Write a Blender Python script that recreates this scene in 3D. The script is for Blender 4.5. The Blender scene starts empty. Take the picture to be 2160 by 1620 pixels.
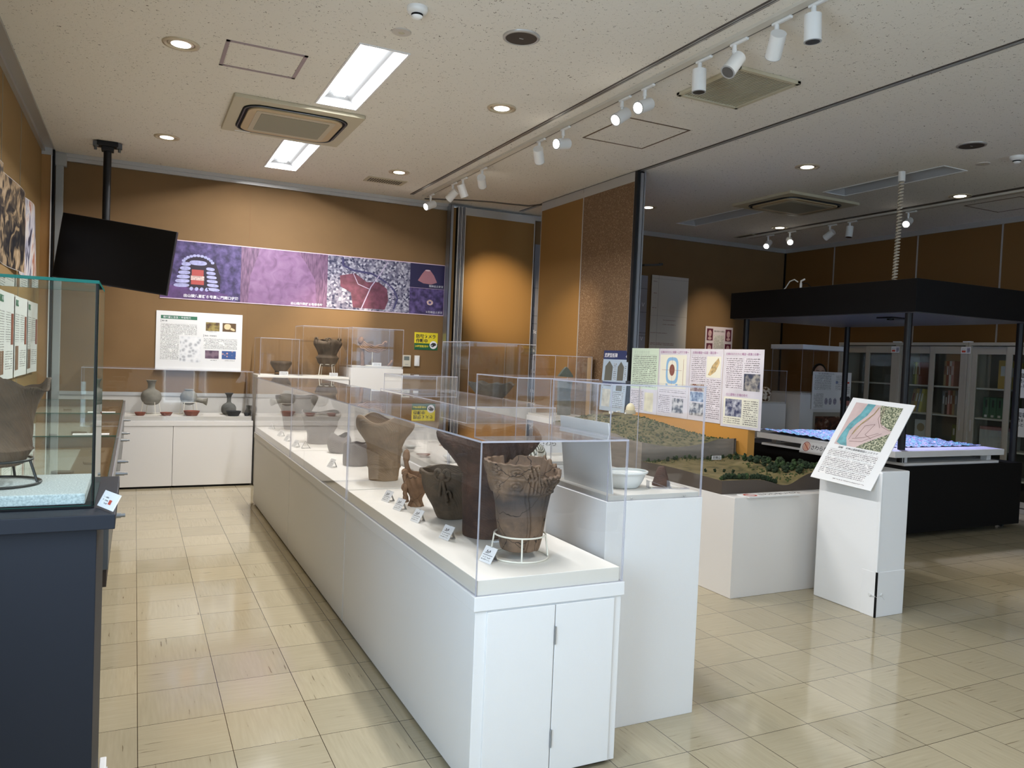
import bpy, math, random
from mathutils import Vector, Matrix, Euler
random.seed(7)
PI = math.pi
S = bpy.context.scene
COL = S.collection
H = 1.406
CEIL = 3.2

# ------------------------------------------------------------------ camera
def make_camera():
    f, yaw, pitch, roll = 1627.15, math.radians(26.102), math.radians(1.923), math.radians(2.362)
    cy, sy, cp, sp = math.cos(yaw), math.sin(yaw), math.cos(pitch), math.sin(pitch)
    F = Vector((sy*cp, cy*cp, -sp)); R = Vector((cy, -sy, 0)); U = R.cross(F)
    c, s = math.cos(roll), math.sin(roll)
    R2 = c*R + s*U; U2 = -s*R + c*U
    cam = bpy.data.cameras.new('camera'); cam.sensor_width = 36; cam.lens = f/2160*36
    cam.clip_start = .02; cam.clip_end = 100
    o = bpy.data.objects.new('camera', cam); COL.objects.link(o)
    m = Matrix.Identity(4)
    for i in range(3):
        m[i][0] = R2[i]; m[i][1] = U2[i]; m[i][2] = -F[i]
    m[0][3], m[1][3], m[2][3] = 0, 0, H
    o.matrix_world = m
    S.camera = o
make_camera()

# ------------------------------------------------------------------ view, world, large lights
S.view_settings.view_transform = 'Standard'; S.view_settings.look = 'None'
S.view_settings.gamma = 1; S.view_settings.use_curve_mapping = False
S.view_settings.exposure = .9
S.cycles.max_bounces = 8; S.cycles.diffuse_bounces = 4; S.cycles.glossy_bounces = 5
S.cycles.transparent_max_bounces = 40; S.cycles.transmission_bounces = 4
S.cycles.sample_clamp_indirect = 4.0; S.cycles.use_denoising = True
S.cycles.caustics_reflective = False; S.cycles.caustics_refractive = False
W = bpy.data.worlds.new('world'); S.world = W; W.use_nodes = True
bg = W.node_tree.nodes['Background']; bg.inputs[0].default_value = (.55, .75, 1, 1); bg.inputs[1].default_value = 2.2

def area(name, loc, rot, sx, sy, power, col, spread=PI):
    l = bpy.data.lights.new(name, 'AREA'); l.shape = 'RECTANGLE'; l.size = sx; l.size_y = sy
    l.energy = power; l.color = col; l.spread = spread
    o = bpy.data.objects.new(name, l); COL.objects.link(o); o.location = loc; o.rotation_euler = rot
    return o
# daylight through the window behind the camera
area('window_daylight', (1.9, -1.58, 1.62), (math.radians(90), 0, PI), 1.05, 1.5, 46, (.62, .8, 1))
area('side_daylight', (-.80, .85, 1.6), (math.radians(90), 0, math.radians(-90)), 1.4, 1.4, 36, (.62, .8, 1))
area('door_daylight', (.87, -1.58, 1.2), (math.radians(90), 0, PI), .6, 2.1, 45, (.70, .85, 1))
area('window_daylight', (6.3, -1.58, 1.45), (math.radians(90), 0, PI), 3.4, 1.9, 30, (1, .96, .9))
WARM = (1, .83, .6)
NEUT = (1, .93, .82)

# ------------------------------------------------------------------ materials
def nt(name):
    m = bpy.data.materials.new(name); m.use_nodes = True
    t = m.node_tree; b = t.nodes['Principled BSDF']
    return m, t, b
def N(t, kind, **kw):
    n = t.nodes.new(kind)
    for k, v in kw.items(): setattr(n, k, v)
    return n
def mat(name, col, rough=.5, metal=0, noise=None, bump=None, spec=None, dark=None):
    m, t, b = nt(name)
    b.inputs['Base Color'].default_value = (*col, 1); b.inputs['Roughness'].default_value = rough
    b.inputs['Metallic'].default_value = metal
    if spec is not None: b.inputs['Specular IOR Level'].default_value = spec
    if noise:
        tc = N(t, 'ShaderNodeTexCoord'); n = N(t, 'ShaderNodeTexNoise'); n.inputs['Scale'].default_value = noise[0]; n.inputs['Detail'].default_value = 6
        t.links.new(tc.outputs['Object'], n.inputs['Vector'])
        r = N(t, 'ShaderNodeValToRGB'); d = dark or tuple(c*(1-noise[1]) for c in col)
        r.color_ramp.elements[0].position = .35; r.color_ramp.elements[1].position = .65
        r.color_ramp.elements[0].color = (*d, 1); r.color_ramp.elements[1].color = (*[min(1, c*(1+noise[1]*.4)) for c in col], 1)
        t.links.new(n.outputs['Fac'], r.inputs[0]); t.links.new(r.outputs[0], b.inputs['Base Color'])
    if bump:
        tc = N(t, 'ShaderNodeTexCoord'); n = N(t, 'ShaderNodeTexNoise'); n.inputs['Scale'].default_value = bump[0]; n.inputs['Detail'].default_value = 4
        t.links.new(tc.outputs['Object'], n.inputs['Vector'])
        bp = N(t, 'ShaderNodeBump'); bp.inputs['Strength'].default_value = bump[1]; bp.inputs['Distance'].default_value = .002
        t.links.new(n.outputs['Fac'], bp.inputs['Height']); t.links.new(bp.outputs[0], b.inputs['Normal'])
    return m
def emit(name, col, s):
    m = bpy.data.materials.new(name); m.use_nodes = True; t = m.node_tree
    t.nodes.clear(); e = N(t, 'ShaderNodeEmission'); e.inputs[0].default_value = (*col, 1); e.inputs[1].default_value = s
    o = N(t, 'ShaderNodeOutputMaterial'); t.links.new(e.outputs[0], o.inputs[0]); return m
def ramp_mat(name, kind, scale, stops, rough=.5, detail=6, stretch=(1, 1, 1), dist=0, bump=0, rot=0):
    m, t, b = nt(name); b.inputs['Roughness'].default_value = rough
    tc = N(t, 'ShaderNodeTexCoord'); mp = N(t, 'ShaderNodeMapping'); mp.inputs['Scale'].default_value = stretch; mp.inputs['Rotation'].default_value = (0, rot, 0)
    t.links.new(tc.outputs['Object'], mp.inputs[0])
    if kind == 'noise':
        n = N(t, 'ShaderNodeTexNoise'); n.inputs['Scale'].default_value = scale; n.inputs['Detail'].default_value = detail; n.inputs['Distortion'].default_value = dist; out = n.outputs['Fac']
    elif kind == 'vor':
        n = N(t, 'ShaderNodeTexVoronoi'); n.inputs['Scale'].default_value = scale; out = n.outputs['Distance']
    elif kind == 'cell':
        n = N(t, 'ShaderNodeTexVoronoi'); n.inputs['Scale'].default_value = scale; n.distance = 'CHEBYCHEV'; out = n.outputs['Color']
    elif kind == 'wave':
        n = N(t, 'ShaderNodeTexWave'); n.inputs['Scale'].default_value = scale; n.inputs['Distortion'].default_value = dist; n.inputs['Detail'].default_value = detail; out = n.outputs['Fac']
    t.links.new(mp.outputs[0], n.inputs['Vector'])
    r = N(t, 'ShaderNodeValToRGB'); e = r.color_ramp.elements
    while len(e) < len(stops): e.new(.5)
    for i, (p, c) in enumerate(stops): e[i].position = p; e[i].color = (*c, 1)
    t.links.new(out, r.inputs[0]); t.links.new(r.outputs[0], b.inputs['Base Color'])
    if bump:
        bp = N(t, 'ShaderNodeBump'); bp.inputs['Strength'].default_value = bump; bp.inputs['Distance'].default_value = .003
        t.links.new(out, bp.inputs['Height']); t.links.new(bp.outputs[0], b.inputs['Normal'])
    return m
def math_n(t, op, a, b=None):
    n = N(t, 'ShaderNodeMath', operation=op)
    for i, v in enumerate((a, b)):
        if v is None: continue
        if isinstance(v, (int, float)): n.inputs[i].default_value = v
        else: t.links.new(v, n.inputs[i])
    return n.outputs[0]
def lines_mat(name, pitch, paper=(.8, .8, .78), ink=(.03, .03, .035), vertical=False):
    """rows of small unreadable print"""
    m, t, b = nt(name); b.inputs['Roughness'].default_value = .6
    tc = N(t, 'ShaderNodeTexCoord'); sp = N(t, 'ShaderNodeSeparateXYZ'); t.links.new(tc.outputs['Object'], sp.inputs[0])
    u, v = sp.outputs['X'], sp.outputs['Z']
    row = math_n(t, 'LESS_THAN', math_n(t, 'FRACT', math_n(t, 'DIVIDE', v, pitch)), .52)
    ch = math_n(t, 'LESS_THAN', math_n(t, 'FRACT', math_n(t, 'DIVIDE', u, pitch*.62)), .8)
    n = N(t, 'ShaderNodeTexNoise'); n.inputs['Scale'].default_value = 2.2/pitch; n.inputs['Detail'].default_value = 2
    t.links.new(tc.outputs['Object'], n.inputs['Vector'])
    st = math_n(t, 'GREATER_THAN', n.outputs['Fac'], .47)
    n2 = N(t, 'ShaderNodeTexNoise'); n2.inputs['Scale'].default_value = .2/pitch; t.links.new(tc.outputs['Object'], n2.inputs['Vector'])
    ga = math_n(t, 'GREATER_THAN', n2.outputs['Fac'], .36)
    f = math_n(t, 'MULTIPLY', math_n(t, 'MULTIPLY', row, ch), math_n(t, 'MULTIPLY', st, ga))
    mx = N(t, 'ShaderNodeMix', data_type='RGBA'); mx.inputs[6].default_value = (*paper, 1); mx.inputs[7].default_value = (*ink, 1)
    t.links.new(f, mx.inputs[0]); t.links.new(mx.outputs[2], b.inputs['Base Color']); return m
def glass_mat(name, tint, f0=.018, k=.9):
    m = bpy.data.materials.new(name); m.use_nodes = True; t = m.node_tree; t.nodes.clear()
    o = N(t, 'ShaderNodeOutputMaterial'); mx = N(t, 'ShaderNodeMixShader'); tr = N(t, 'ShaderNodeBsdfTransparent'); g = N(t, 'ShaderNodeBsdfGlossy')
    tr.inputs[0].default_value = (*tint, 1); g.inputs['Roughness'].default_value = 0; g.inputs['Color'].default_value = (.95, .95, .95, 1)
    lw = N(t, 'ShaderNodeLayerWeight'); lw.inputs['Blend'].default_value = .5
    p = math_n(t, 'POWER', lw.outputs['Facing'], 5.0); f = math_n(t, 'ADD', math_n(t, 'MULTIPLY', p, k), f0)
    t.links.new(f, mx.inputs[0]); t.links.new(tr.outputs[0], mx.inputs[1]); t.links.new(g.outputs[0], mx.inputs[2]); t.links.new(mx.outputs[0], o.inputs[0])
    return m
def edge_mat(name, col, a=.5):
    m = bpy.data.materials.new(name); m.use_nodes = True; t = m.node_tree; t.nodes.clear()
    o = N(t, 'ShaderNodeOutputMaterial'); mx = N(t, 'ShaderNodeMixShader'); tr = N(t, 'ShaderNodeBsdfTransparent'); g = N(t, 'ShaderNodeBsdfDiffuse')
    g.inputs['Color'].default_value = (*col, 1); mx.inputs[0].default_value = a
    t.links.new(tr.outputs[0], mx.inputs[1]); t.links.new(g.outputs[0], mx.inputs[2]); t.links.new(mx.outputs[0], o.inputs[0]); return m

ACR = glass_mat('clear_acrylic', (.985, .985, .985))
ACRE = edge_mat('acrylic_edge', (.5, .5, .56), .7)
GLS = glass_mat('clear_glass', (.95, .98, .97), .03)
GLSE = edge_mat('glass_edge', (.02, .12, .1), .95)
WHITEP = mat('white_textured_paper', (.74, .735, .72), .6, bump=(600, .25))
WHITE = mat('white_paint', (.72, .7, .67), .45)
WFAB = mat('white_vinyl', (.8, .8, .79), .4, bump=(9, .35))
PLAT = mat('pale_grey_platform', (.62, .6, .55), .6)
PLATC = mat('cream_platform', (.74, .71, .64), .55)
GREYP = mat('grey_plaster_panel', (.52, .51, .48), .6)
RAIL = mat('pale_aluminium', (.5, .49, .47), .4, .5)
STEEL = mat('brushed_steel', (.35, .37, .4), .3, .85)
DSTEEL = mat('dark_steel', (.12, .13, .14), .35, .7)
BLACK = mat('black_paint', (.009, .009, .01), .4, spec=.3)
BLACKM = mat('black_matt', (.004, .004, .004), .7, spec=.2)
SCREEN = mat('black_screen', (.003, .003, .003), .35, spec=.15)
NAVY = mat('navy_laminate', (.011, .014, .021), .55, spec=.3)
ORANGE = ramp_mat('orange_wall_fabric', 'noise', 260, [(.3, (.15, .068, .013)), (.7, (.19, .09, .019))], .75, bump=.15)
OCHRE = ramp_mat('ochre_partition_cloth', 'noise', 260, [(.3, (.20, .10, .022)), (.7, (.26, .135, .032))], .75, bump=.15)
BROWNW = mat('tan_wall_cloth', (.20, .115, .045), .8, noise=(2, .08), bump=(300, .15))
LEFTW = mat('ochre_wall_cloth', (.27, .165, .055), .8, bump=(300, .15))
WOODP = ramp_mat('oak_panel', 'wave', 9, [(.0, (.33, .17, .05)), (1, (.4, .215, .07))], .6, dist=3, stretch=(6, 6, .4))
CORK = ramp_mat('speckled_cork', 'noise', 120, [(.42, (.13, .07, .03)), (.6, (.2, .12, .06)), (.7, (.42, .3, .19))], .8)
WHT = mat('bright_white', (.76, .76, .75), .5)
LAMPW = mat('lamp_white', (.82, .82, .8), .35)
PLAST = mat('beige_plastic', (.52, .47, .34), .5)
PLASTD = mat('beige_plastic_inner', (.50, .38, .22), .5)
MESHG = ramp_mat('grille_mesh', 'wave', 40, [(.3, (.24, .22, .16)), (.7, (.36, .34, .26))], .7, detail=0)
LENS = emit('lamp_lens_glow', (1, .95, .85), 9)
LENSD = emit('downlight_glow', (1, .93, .8), 6)
TUBE = emit('led_tube_glow', (.95, .98, 1), 5)
BLK = mat('printing_black', (.02, .02, .022), .6)
GREEN = mat('printing_green', (.035, .16, .09), .6)
RED = mat('printing_red', (.5, .06, .03), .6)
WTXT = mat('printing_white', (.85, .84, .88), .6)
FELT = ramp_mat('grey_felt', 'noise', 220, [(.35, (.42, .45, .45)), (.65, (.66, .68, .67))], .95, detail=3)
TXT1 = lines_mat('small_print', .0125)
TXT2 = lines_mat('medium_print', .017)
TXTY = lines_mat('print_on_cream', .016, paper=(.78, .77, .66))
TXTG = lines_mat('print_on_pale_green', .017, paper=(.62, .74, .6))
TXTL = lines_mat('print_on_lilac', .016, paper=(.72, .68, .75))
TXTB = lines_mat('print_on_pale_blue', .018, paper=(.5, .58, .66))
TXTC = lines_mat('card_print', .007)

def clay(name, c1, c2, c3, cracks=None, cord=None, band=None):
    m, t, b = nt(name); b.inputs['Roughness'].default_value = .75; b.inputs['Specular IOR Level'].default_value = .25
    tc = N(t, 'ShaderNodeTexCoord'); n = N(t, 'ShaderNodeTexNoise'); n.inputs['Scale'].default_value = 7; n.inputs['Detail'].default_value = 8; n.inputs['Roughness'].default_value = .65
    t.links.new(tc.outputs['Object'], n.inputs['Vector'])
    r = N(t, 'ShaderNodeValToRGB'); e = r.color_ramp.elements; e.new(.5)
    for i, (p, c) in enumerate(((.3, c1), (.5, c2), (.7, c3))): e[i].position = p; e[i].color = (*c, 1)
    t.links.new(n.outputs['Fac'], r.inputs[0]); out = r.outputs[0]
    if band:   # smoke darkened firing band
        sx = N(t, 'ShaderNodeSeparateXYZ'); t.links.new(tc.outputs['Object'], sx.inputs[0])
        zz = math_n(t, 'ADD', sx.outputs['Z'], math_n(t, 'MULTIPLY', math_n(t, 'SUBTRACT', n.outputs['Fac'], .5), .18))
        k0 = math_n(t, 'SUBTRACT', 1, math_n(t, 'MINIMUM', 1, math_n(t, 'DIVIDE', math_n(t, 'ABSOLUTE', math_n(t, 'SUBTRACT', zz, band[0])), band[1])))
        m0 = N(t, 'ShaderNodeMix', data_type='RGBA'); m0.inputs[7].default_value = (*band[2], 1); t.links.new(math_n(t, 'MULTIPLY', k0, .9), m0.inputs[0]); t.links.new(out, m0.inputs[6]); out = m0.outputs[2]
    hn = N(t, 'ShaderNodeTexNoise'); hn.inputs['Scale'].default_value = 160; hn.inputs['Detail'].default_value = 3; t.links.new(tc.outputs['Object'], hn.inputs['Vector']); h = hn.outputs['Fac']
    if cracks:
        v = N(t, 'ShaderNodeTexVoronoi', feature='DISTANCE_TO_EDGE'); v.inputs['Scale'].default_value = cracks
        wn = N(t, 'ShaderNodeTexNoise'); wn.inputs['Scale'].default_value = 18; t.links.new(tc.outputs['Object'], wn.inputs['Vector'])
        ad = N(t, 'ShaderNodeVectorMath', operation='MULTIPLY_ADD'); ad.inputs[1].default_value = (.05, .05, .05)
        t.links.new(wn.outputs['Color'], ad.inputs[0]); t.links.new(tc.outputs['Object'], ad.inputs[2]); t.links.new(ad.outputs[0], v.inputs['Vector'])
        k = math_n(t, 'LESS_THAN', v.outputs['Distance'], .007)
        mx = N(t, 'ShaderNodeMix', data_type='RGBA'); mx.inputs[7].default_value = (.03, .02, .015, 1); t.links.new(k, mx.inputs[0]); t.links.new(out, mx.inputs[6]); out = mx.outputs[2]
    if cord:
        w = N(t, 'ShaderNodeTexWave'); w.inputs['Scale'].default_value = cord; w.inputs['Distortion'].default_value = 2.5; w.bands_direction = 'DIAGONAL'
        t.links.new(tc.outputs['Object'], w.inputs['Vector']); h = math_n(t, 'ADD', h, w.outputs['Fac'])
    bp = N(t, 'ShaderNodeBump'); bp.inputs['Strength'].default_value = .5; bp.inputs['Distance'].default_value = .0015
    t.links.new(h, bp.inputs['Height']); t.links.new(bp.outputs[0], b.inputs['Normal'])
    t.links.new(out, b.inputs['Base Color']); return m
CL_A = clay('brown_clay_cracked', (.05, .04, .035), (.17, .11, .07), (.25, .16, .1), cracks=7, band=(.17, .075, (.055, .05, .05)))
CL_B = clay('dark_red_clay', (.03, .02, .018), (.075, .042, .03), (.13, .07, .048), cord=70)
CL_C = clay('olive_brown_clay', (.05, .038, .026), (.11, .078, .05), (.16, .115, .075), cord=60)
CL_N = clay('brown_clay_fine', (.07, .045, .03), (.13, .08, .052), (.18, .115, .075), cord=60)
CL_D = clay('orange_clay', (.17, .09, .045), (.27, .15, .08), (.33, .2, .11), cracks=9)
CL_E = clay('buff_clay', (.2, .14, .09), (.3, .21, .13), (.36, .26, .17), cord=50)
CL_G = clay('grey_clay', (.12, .1, .095), (.19, .165, .15), (.25, .22, .2), cord=55)
SUE = clay('grey_stoneware', (.13, .125, .1), (.2, .19, .155), (.27, .26, .22))
SUED = clay('dark_stoneware', (.05, .05, .048), (.1, .1, .09), (.16, .16, .14))
REDC = clay('red_earthenware', (.13, .035, .025), (.24, .07, .045), (.3, .1, .06))
BLKC = clay('black_earthenware', (.012, .014, .016), (.03, .033, .037), (.06, .065, .07))
GLAZE = mat('white_glaze', (.72, .74, .72), .12)
BONE = ramp_mat('blotched_bone', 'noise', 30, [(.44, (.10, .05, .02)), (.5, (.62, .58, .5)), (.7, (.75, .72, .66))], .7)
STONE = clay('green_grey_stone', (.06, .075, .065), (.11, .13, .115), (.15, .17, .15))

# ------------------------------------------------------------------ mesh builder
class MB:
    def __init__(s): s.v = []; s.f = []; s.m = []; s.mi = 0; s.sm = []
    def slot(s, i): s.mi = i; return s
    def add(s, vs, fs, smooth=False):
        b = len(s.v); s.v += [tuple(x) for x in vs]
        for f in fs: s.f.append([b+i for i in f]); s.m.append(s.mi); s.sm.append(smooth)
        return s
    def box(s, x0, x1, y0, y1, z0, z1):
        return s.add([(x, y, z) for z in (z0, z1) for y in (y0, y1) for x in (x0, x1)],
                     [(0, 2, 3, 1), (4, 5, 7, 6), (0, 1, 5, 4), (2, 6, 7, 3), (0, 4, 6, 2), (1, 3, 7, 5)])
    def obox(s, c, ax, ay, az):
        c, ax, ay, az = map(Vector, (c, ax, ay, az)); vs = [c + i*ax + j*ay + k*az for k in (-1, 1) for j in (-1, 1) for i in (-1, 1)]
        return s.add(vs, [(0, 2, 3, 1), (4, 5, 7, 6), (0, 1, 5, 4), (2, 6, 7, 3), (0, 4, 6, 2), (1, 3, 7, 5)])
    def quad(s, *p): return s.add(p, [tuple(range(len(p)))])
    def rect(s, x0, z0, x1, z1, y): return s.add([(x0, y, z0), (x1, y, z0), (x1, y, z1), (x0, y, z1)], [(0, 1, 2, 3)])
    def poly(s, pts, y):  # flat polygon in the xz plane
        return s.add([(x, y, z) for x, z in pts], [tuple(range(len(pts)))])
    def prism(s, pts, z0, z1):
        n = len(pts); return s.add([(x, y, z0) for x, y in pts] + [(x, y, z1) for x, y in pts],
            [tuple(range(n))[::-1], tuple(range(n, 2*n))] + [(i, (i+1) % n, n+(i+1) % n, n+i) for i in range(n)])
    def prismy(s, pts, y0, y1):
        n = len(pts); return s.add([(x, y0, z) for x, z in pts] + [(x, y1, z) for x, z in pts],
            [tuple(range(n)), tuple(range(n, 2*n))[::-1]] + [(i, n+i, n+(i+1) % n, (i+1) % n) for i in range(n)])
    def cyl(s, a, b, r0, r1=None, n=20, caps=True, smooth=True):
        a, b = Vector(a), Vector(b); r1 = r0 if r1 is None else r1; d = (b-a).normalized()
        u = d.orthogonal().normalized(); w = d.cross(u)
        vs = [a + r0*(math.cos(t)*u + math.sin(t)*w) for t in [2*PI*i/n for i in range(n)]] + [b + r1*(math.cos(t)*u + math.sin(t)*w) for t in [2*PI*i/n for i in range(n)]]
        s.add(vs, [(i, (i+1) % n, n+(i+1) % n, n+i) for i in range(n)], smooth)
        if caps: s.add(vs[:n], [tuple(range(n))[::-1]]); s.add(vs[n:], [tuple(range(n))])
        return s
    def disc(s, c, r, n=24, d=(0, 0, -1)):
        c, d = Vector(c), Vector(d).normalized(); u = d.orthogonal().normalized(); w = d.cross(u)
        return s.add([c + r*(math.cos(t)*u + math.sin(t)*w) for t in [2*PI*i/n for i in range(n)]], [tuple(range(n))])
    def tube(s, path, r, n=8, closed=False):
        P = [Vector(p) for p in path]; m = len(P); vs = []; u = None
        for i in range(m):
            d = (P[(i+1) % m] - P[i-1]) if closed else (P[min(i+1, m-1)] - P[max(i-1, 0)])
            d.normalize()
            u = d.orthogonal().normalized() if u is None else (u - d*u.dot(d)).normalized()
            w = d.cross(u); vs += [P[i] + r*(math.cos(2*PI*k/n)*u + math.sin(2*PI*k/n)*w) for k in range(n)]
        fs = [(i*n+k, i*n+(k+1) % n, ((i+1) % m)*n+(k+1) % n, ((i+1) % m)*n+k) for i in range(m if closed else m-1) for k in range(n)]
        return s.add(vs, fs, True)
    def ring(s, c, R, r, n=40): return s.tube([(c[0]+R*math.cos(2*PI*i/n), c[1]+R*math.sin(2*PI*i/n), c[2]) for i in range(n)], r, 8, True)
    def lathe(s, prof, c=(0, 0, 0), n=40, smooth=True, sx=1, sy=1):
        vs = [(c[0]+sx*r*math.cos(2*PI*k/n), c[1]+sy*r*math.sin(2*PI*k/n), c[2]+z) for r, z in prof for k in range(n)]
        fs = [(i*n+k, i*n+(k+1) % n, (i+1)*n+(k+1) % n, (i+1)*n+k) for i in range(len(prof)-1) for k in range(n)]
        s.add(vs, fs, smooth); s.add(vs[:n], [tuple(range(n))[::-1]]); s.add(vs[-n:], [tuple(range(n))]); return s
    def ball(s, c, r, n=12, sz=1, jit=0, sx=1, sy=1):
        vs = []
        for i in range(n//2+1):
            ph = PI*i/(n//2)
            for k in range(n):
                j = 1+random.uniform(-jit, jit); a = 2*PI*k/n
                vs.append((c[0]+r*sx*j*math.sin(ph)*math.cos(a), c[1]+r*sy*j*math.sin(ph)*math.sin(a), c[2]-r*sz*j*math.cos(ph)))
        return s.add(vs, [(i*n+k, i*n+(k+1) % n, (i+1)*n+(k+1) % n, (i+1)*n+k) for i in range(n//2) for k in range(n)], True)
    def grid(s, fn, nu, nv, smooth=True):
        return s.add([fn(i/nu, j/nv) for j in range(nv+1) for i in range(nu+1)],
                     [(j*(nu+1)+i, j*(nu+1)+i+1, (j+1)*(nu+1)+i+1, (j+1)*(nu+1)+i) for j in range(nv) for i in range(nu)], smooth)
    def build(s, name, mats, parent=None, bevel=0, loc=None):
        me = bpy.data.meshes.new(name); me.from_pydata(s.v, [], s.f)
        if not isinstance(mats, (list, tuple)): mats = [mats]
        for m in mats: me.materials.append(m)
        me.polygons.foreach_set('material_index', s.m); me.polygons.foreach_set('use_smooth', s.sm); me.update()
        o = bpy.data.objects.new(name, me); COL.objects.link(o)
        if parent: o.parent = parent
        if loc: o.location = loc
        if bevel:
            b = o.modifiers.new('bevel', 'BEVEL'); b.width = bevel; b.segments = 2; b.limit_method = 'ANGLE'
        return o
def tag(o, label=None, cat=None, group=None, kind=None):
    if label: o['label'] = label
    if cat: o['category'] = cat
    if group: o['group'] = group
    if kind: o['kind'] = kind
    return o
def thing(name, label, cat, loc=(0, 0, 0), rot=(0, 0, 0), group=None):
    o = bpy.data.objects.new(name, None); COL.objects.link(o); o.empty_display_size = .1
    o.location = loc; o.rotation_euler = rot if isinstance(rot, (tuple, list)) else (0, 0, rot)
    return tag(o, label, cat, group)
def struct(name, mb, m): return tag(mb.build(name, m), kind='structure')
def kids(o): return [c for c in bpy.data.objects if c.parent == o]
_ch = {}
def dup(o, loc, rot=None, label=None):
    def cp(x, p):
        c = x.copy(); COL.objects.link(c)
        if p: c.parent = p
        if x not in _ch: _ch[x] = kids(x)
        for k in _ch[x]: cp(k, c)
        return c
    r = cp(o, None); r.location = loc
    if rot is not None: r.rotation_euler = rot if isinstance(rot, (tuple, list)) else (0, 0, rot)
    if label: r['label'] = label
    return r
def lettering(txt, size, x, z, y, m, parent, name='lettering', align='LEFT', vert=False, xs=1, bold=0, flat=False):
    c = bpy.data.curves.new(name, 'FONT')
    c.body = '\n'.join(txt) if vert else txt
    c.size = size; c.align_x = align; c.offset = bold; c.space_line = .85 if vert else 1
    o = bpy.data.objects.new(name, c); COL.objects.link(o)
    bpy.context.view_layer.update()
    me = bpy.data.meshes.new_from_object(o.evaluated_get(bpy.context.evaluated_depsgraph_get()))
    bpy.data.objects.remove(o)
    for v in me.vertices:
        v.co = (x+v.co.x*xs, z+v.co.y, y) if flat else (x+v.co.x*xs, y, z+v.co.y)
    me.materials.clear(); me.materials.append(m)
    o = bpy.data.objects.new(name, me); COL.objects.link(o); o.parent = parent
    return o
ORD = ['first', 'second', 'third', 'fourth', 'fifth', 'sixth', 'seventh', 'eighth', 'ninth', 'tenth', 'eleventh', 'twelfth', 'thirteenth', 'fourteenth']
# ------------------------------------------------------------------ room shell
XL, XR, YB, YF = -.82, 8.75, 8.70, -1.6
def floor_mat():
    m, t, b = nt('vinyl_tile_floor')
    tc = N(t, 'ShaderNodeTexCoord'); sp = N(t, 'ShaderNodeSeparateXYZ'); t.links.new(tc.outputs['Object'], sp.inputs[0])
    u = math_n(t, 'DIVIDE', math_n(t, 'SUBTRACT', sp.outputs['X'], .0386), .3); v = math_n(t, 'DIVIDE', math_n(t, 'SUBTRACT', sp.outputs['Y'], 2.777), .3)
    fu, fv = math_n(t, 'FRACT', u), math_n(t, 'FRACT', v)
    eu = math_n(t, 'MINIMUM', fu, math_n(t, 'SUBTRACT', 1, fu)); ev = math_n(t, 'MINIMUM', fv, math_n(t, 'SUBTRACT', 1, fv))
    line = math_n(t, 'LESS_THAN', math_n(t, 'MINIMUM', eu, ev), .0042)
    iu, iv = math_n(t, 'FLOOR', u), math_n(t, 'FLOOR', v)
    cb = N(t, 'ShaderNodeCombineXYZ'); t.links.new(iu, cb.inputs[0]); t.links.new(iv, cb.inputs[1])
    wn = N(t, 'ShaderNodeTexWhiteNoise', noise_dimensions='3D'); t.links.new(cb.outputs[0], wn.inputs['Vector'])
    par = math_n(t, 'GREATER_THAN', math_n(t, 'MODULO', math_n(t, 'ABSOLUTE', math_n(t, 'ADD', iu, iv)), 2), .5)
    def streak(sx, sy, sc=1):
        mp = N(t, 'ShaderNodeMapping'); mp.inputs['Scale'].default_value = (sx, sy, 1); t.links.new(tc.outputs['Object'], mp.inputs[0])
        n = N(t, 'ShaderNodeTexNoise'); n.inputs['Scale'].default_value = sc; n.inputs['Detail'].default_value = 5; t.links.new(mp.outputs[0], n.inputs['Vector']); return n.outputs['Fac']
    mx = N(t, 'ShaderNodeMix', data_type='FLOAT'); t.links.new(par, mx.inputs[0]); t.links.new(streak(6, 90), mx.inputs[2]); t.links.new(streak(90, 6), mx.inputs[3])
    r = N(t, 'ShaderNodeValToRGB'); e = r.color_ramp.elements
    e.new(.32); e[0].position = .285; e[0].color = (.17, .13, .08, 1); e[1].position = .32; e[1].color = (.36, .31, .205, 1); e[2].position = .75; e[2].color = (.41, .355, .24, 1)
    t.links.new(mx.outputs[0], r.inputs[0])
    mm = N(t, 'ShaderNodeMix', data_type='RGBA', blend_type='MULTIPLY'); mm.inputs[0].default_value = 1
    vv = math_n(t, 'ADD', math_n(t, 'MULTIPLY', wn.outputs['Value'], .16), .9)
    cc = N(t, 'ShaderNodeCombineColor'); [t.links.new(vv, cc.inputs[i]) for i in range(3)]
    t.links.new(r.outputs[0], mm.inputs[6]); t.links.new(cc.outputs[0], mm.inputs[7])
    ml = N(t, 'ShaderNodeMix', data_type='RGBA'); ml.inputs[7].default_value = (.035, .022, .012, 1); t.links.new(line, ml.inputs[0]); t.links.new(mm.outputs[2], ml.inputs[6])
    t.links.new(ml.outputs[2], b.inputs['Base Color'])
    rn = streak(5, 5); t.links.new(math_n(t, 'ADD', math_n(t, 'MULTIPLY', rn, .13), .03), b.inputs['Roughness'])
    bn = streak(16, 16); bp = N(t, 'ShaderNodeBump'); bp.inputs['Strength'].default_value = .07; bp.inputs['Distance'].default_value = .004
    t.links.new(math_n(t, 'SUBTRACT', bn, math_n(t, 'MULTIPLY', line, .5)), bp.inputs['Height']); t.links.new(bp.outputs[0], b.inputs['Normal'])
    return m
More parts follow.
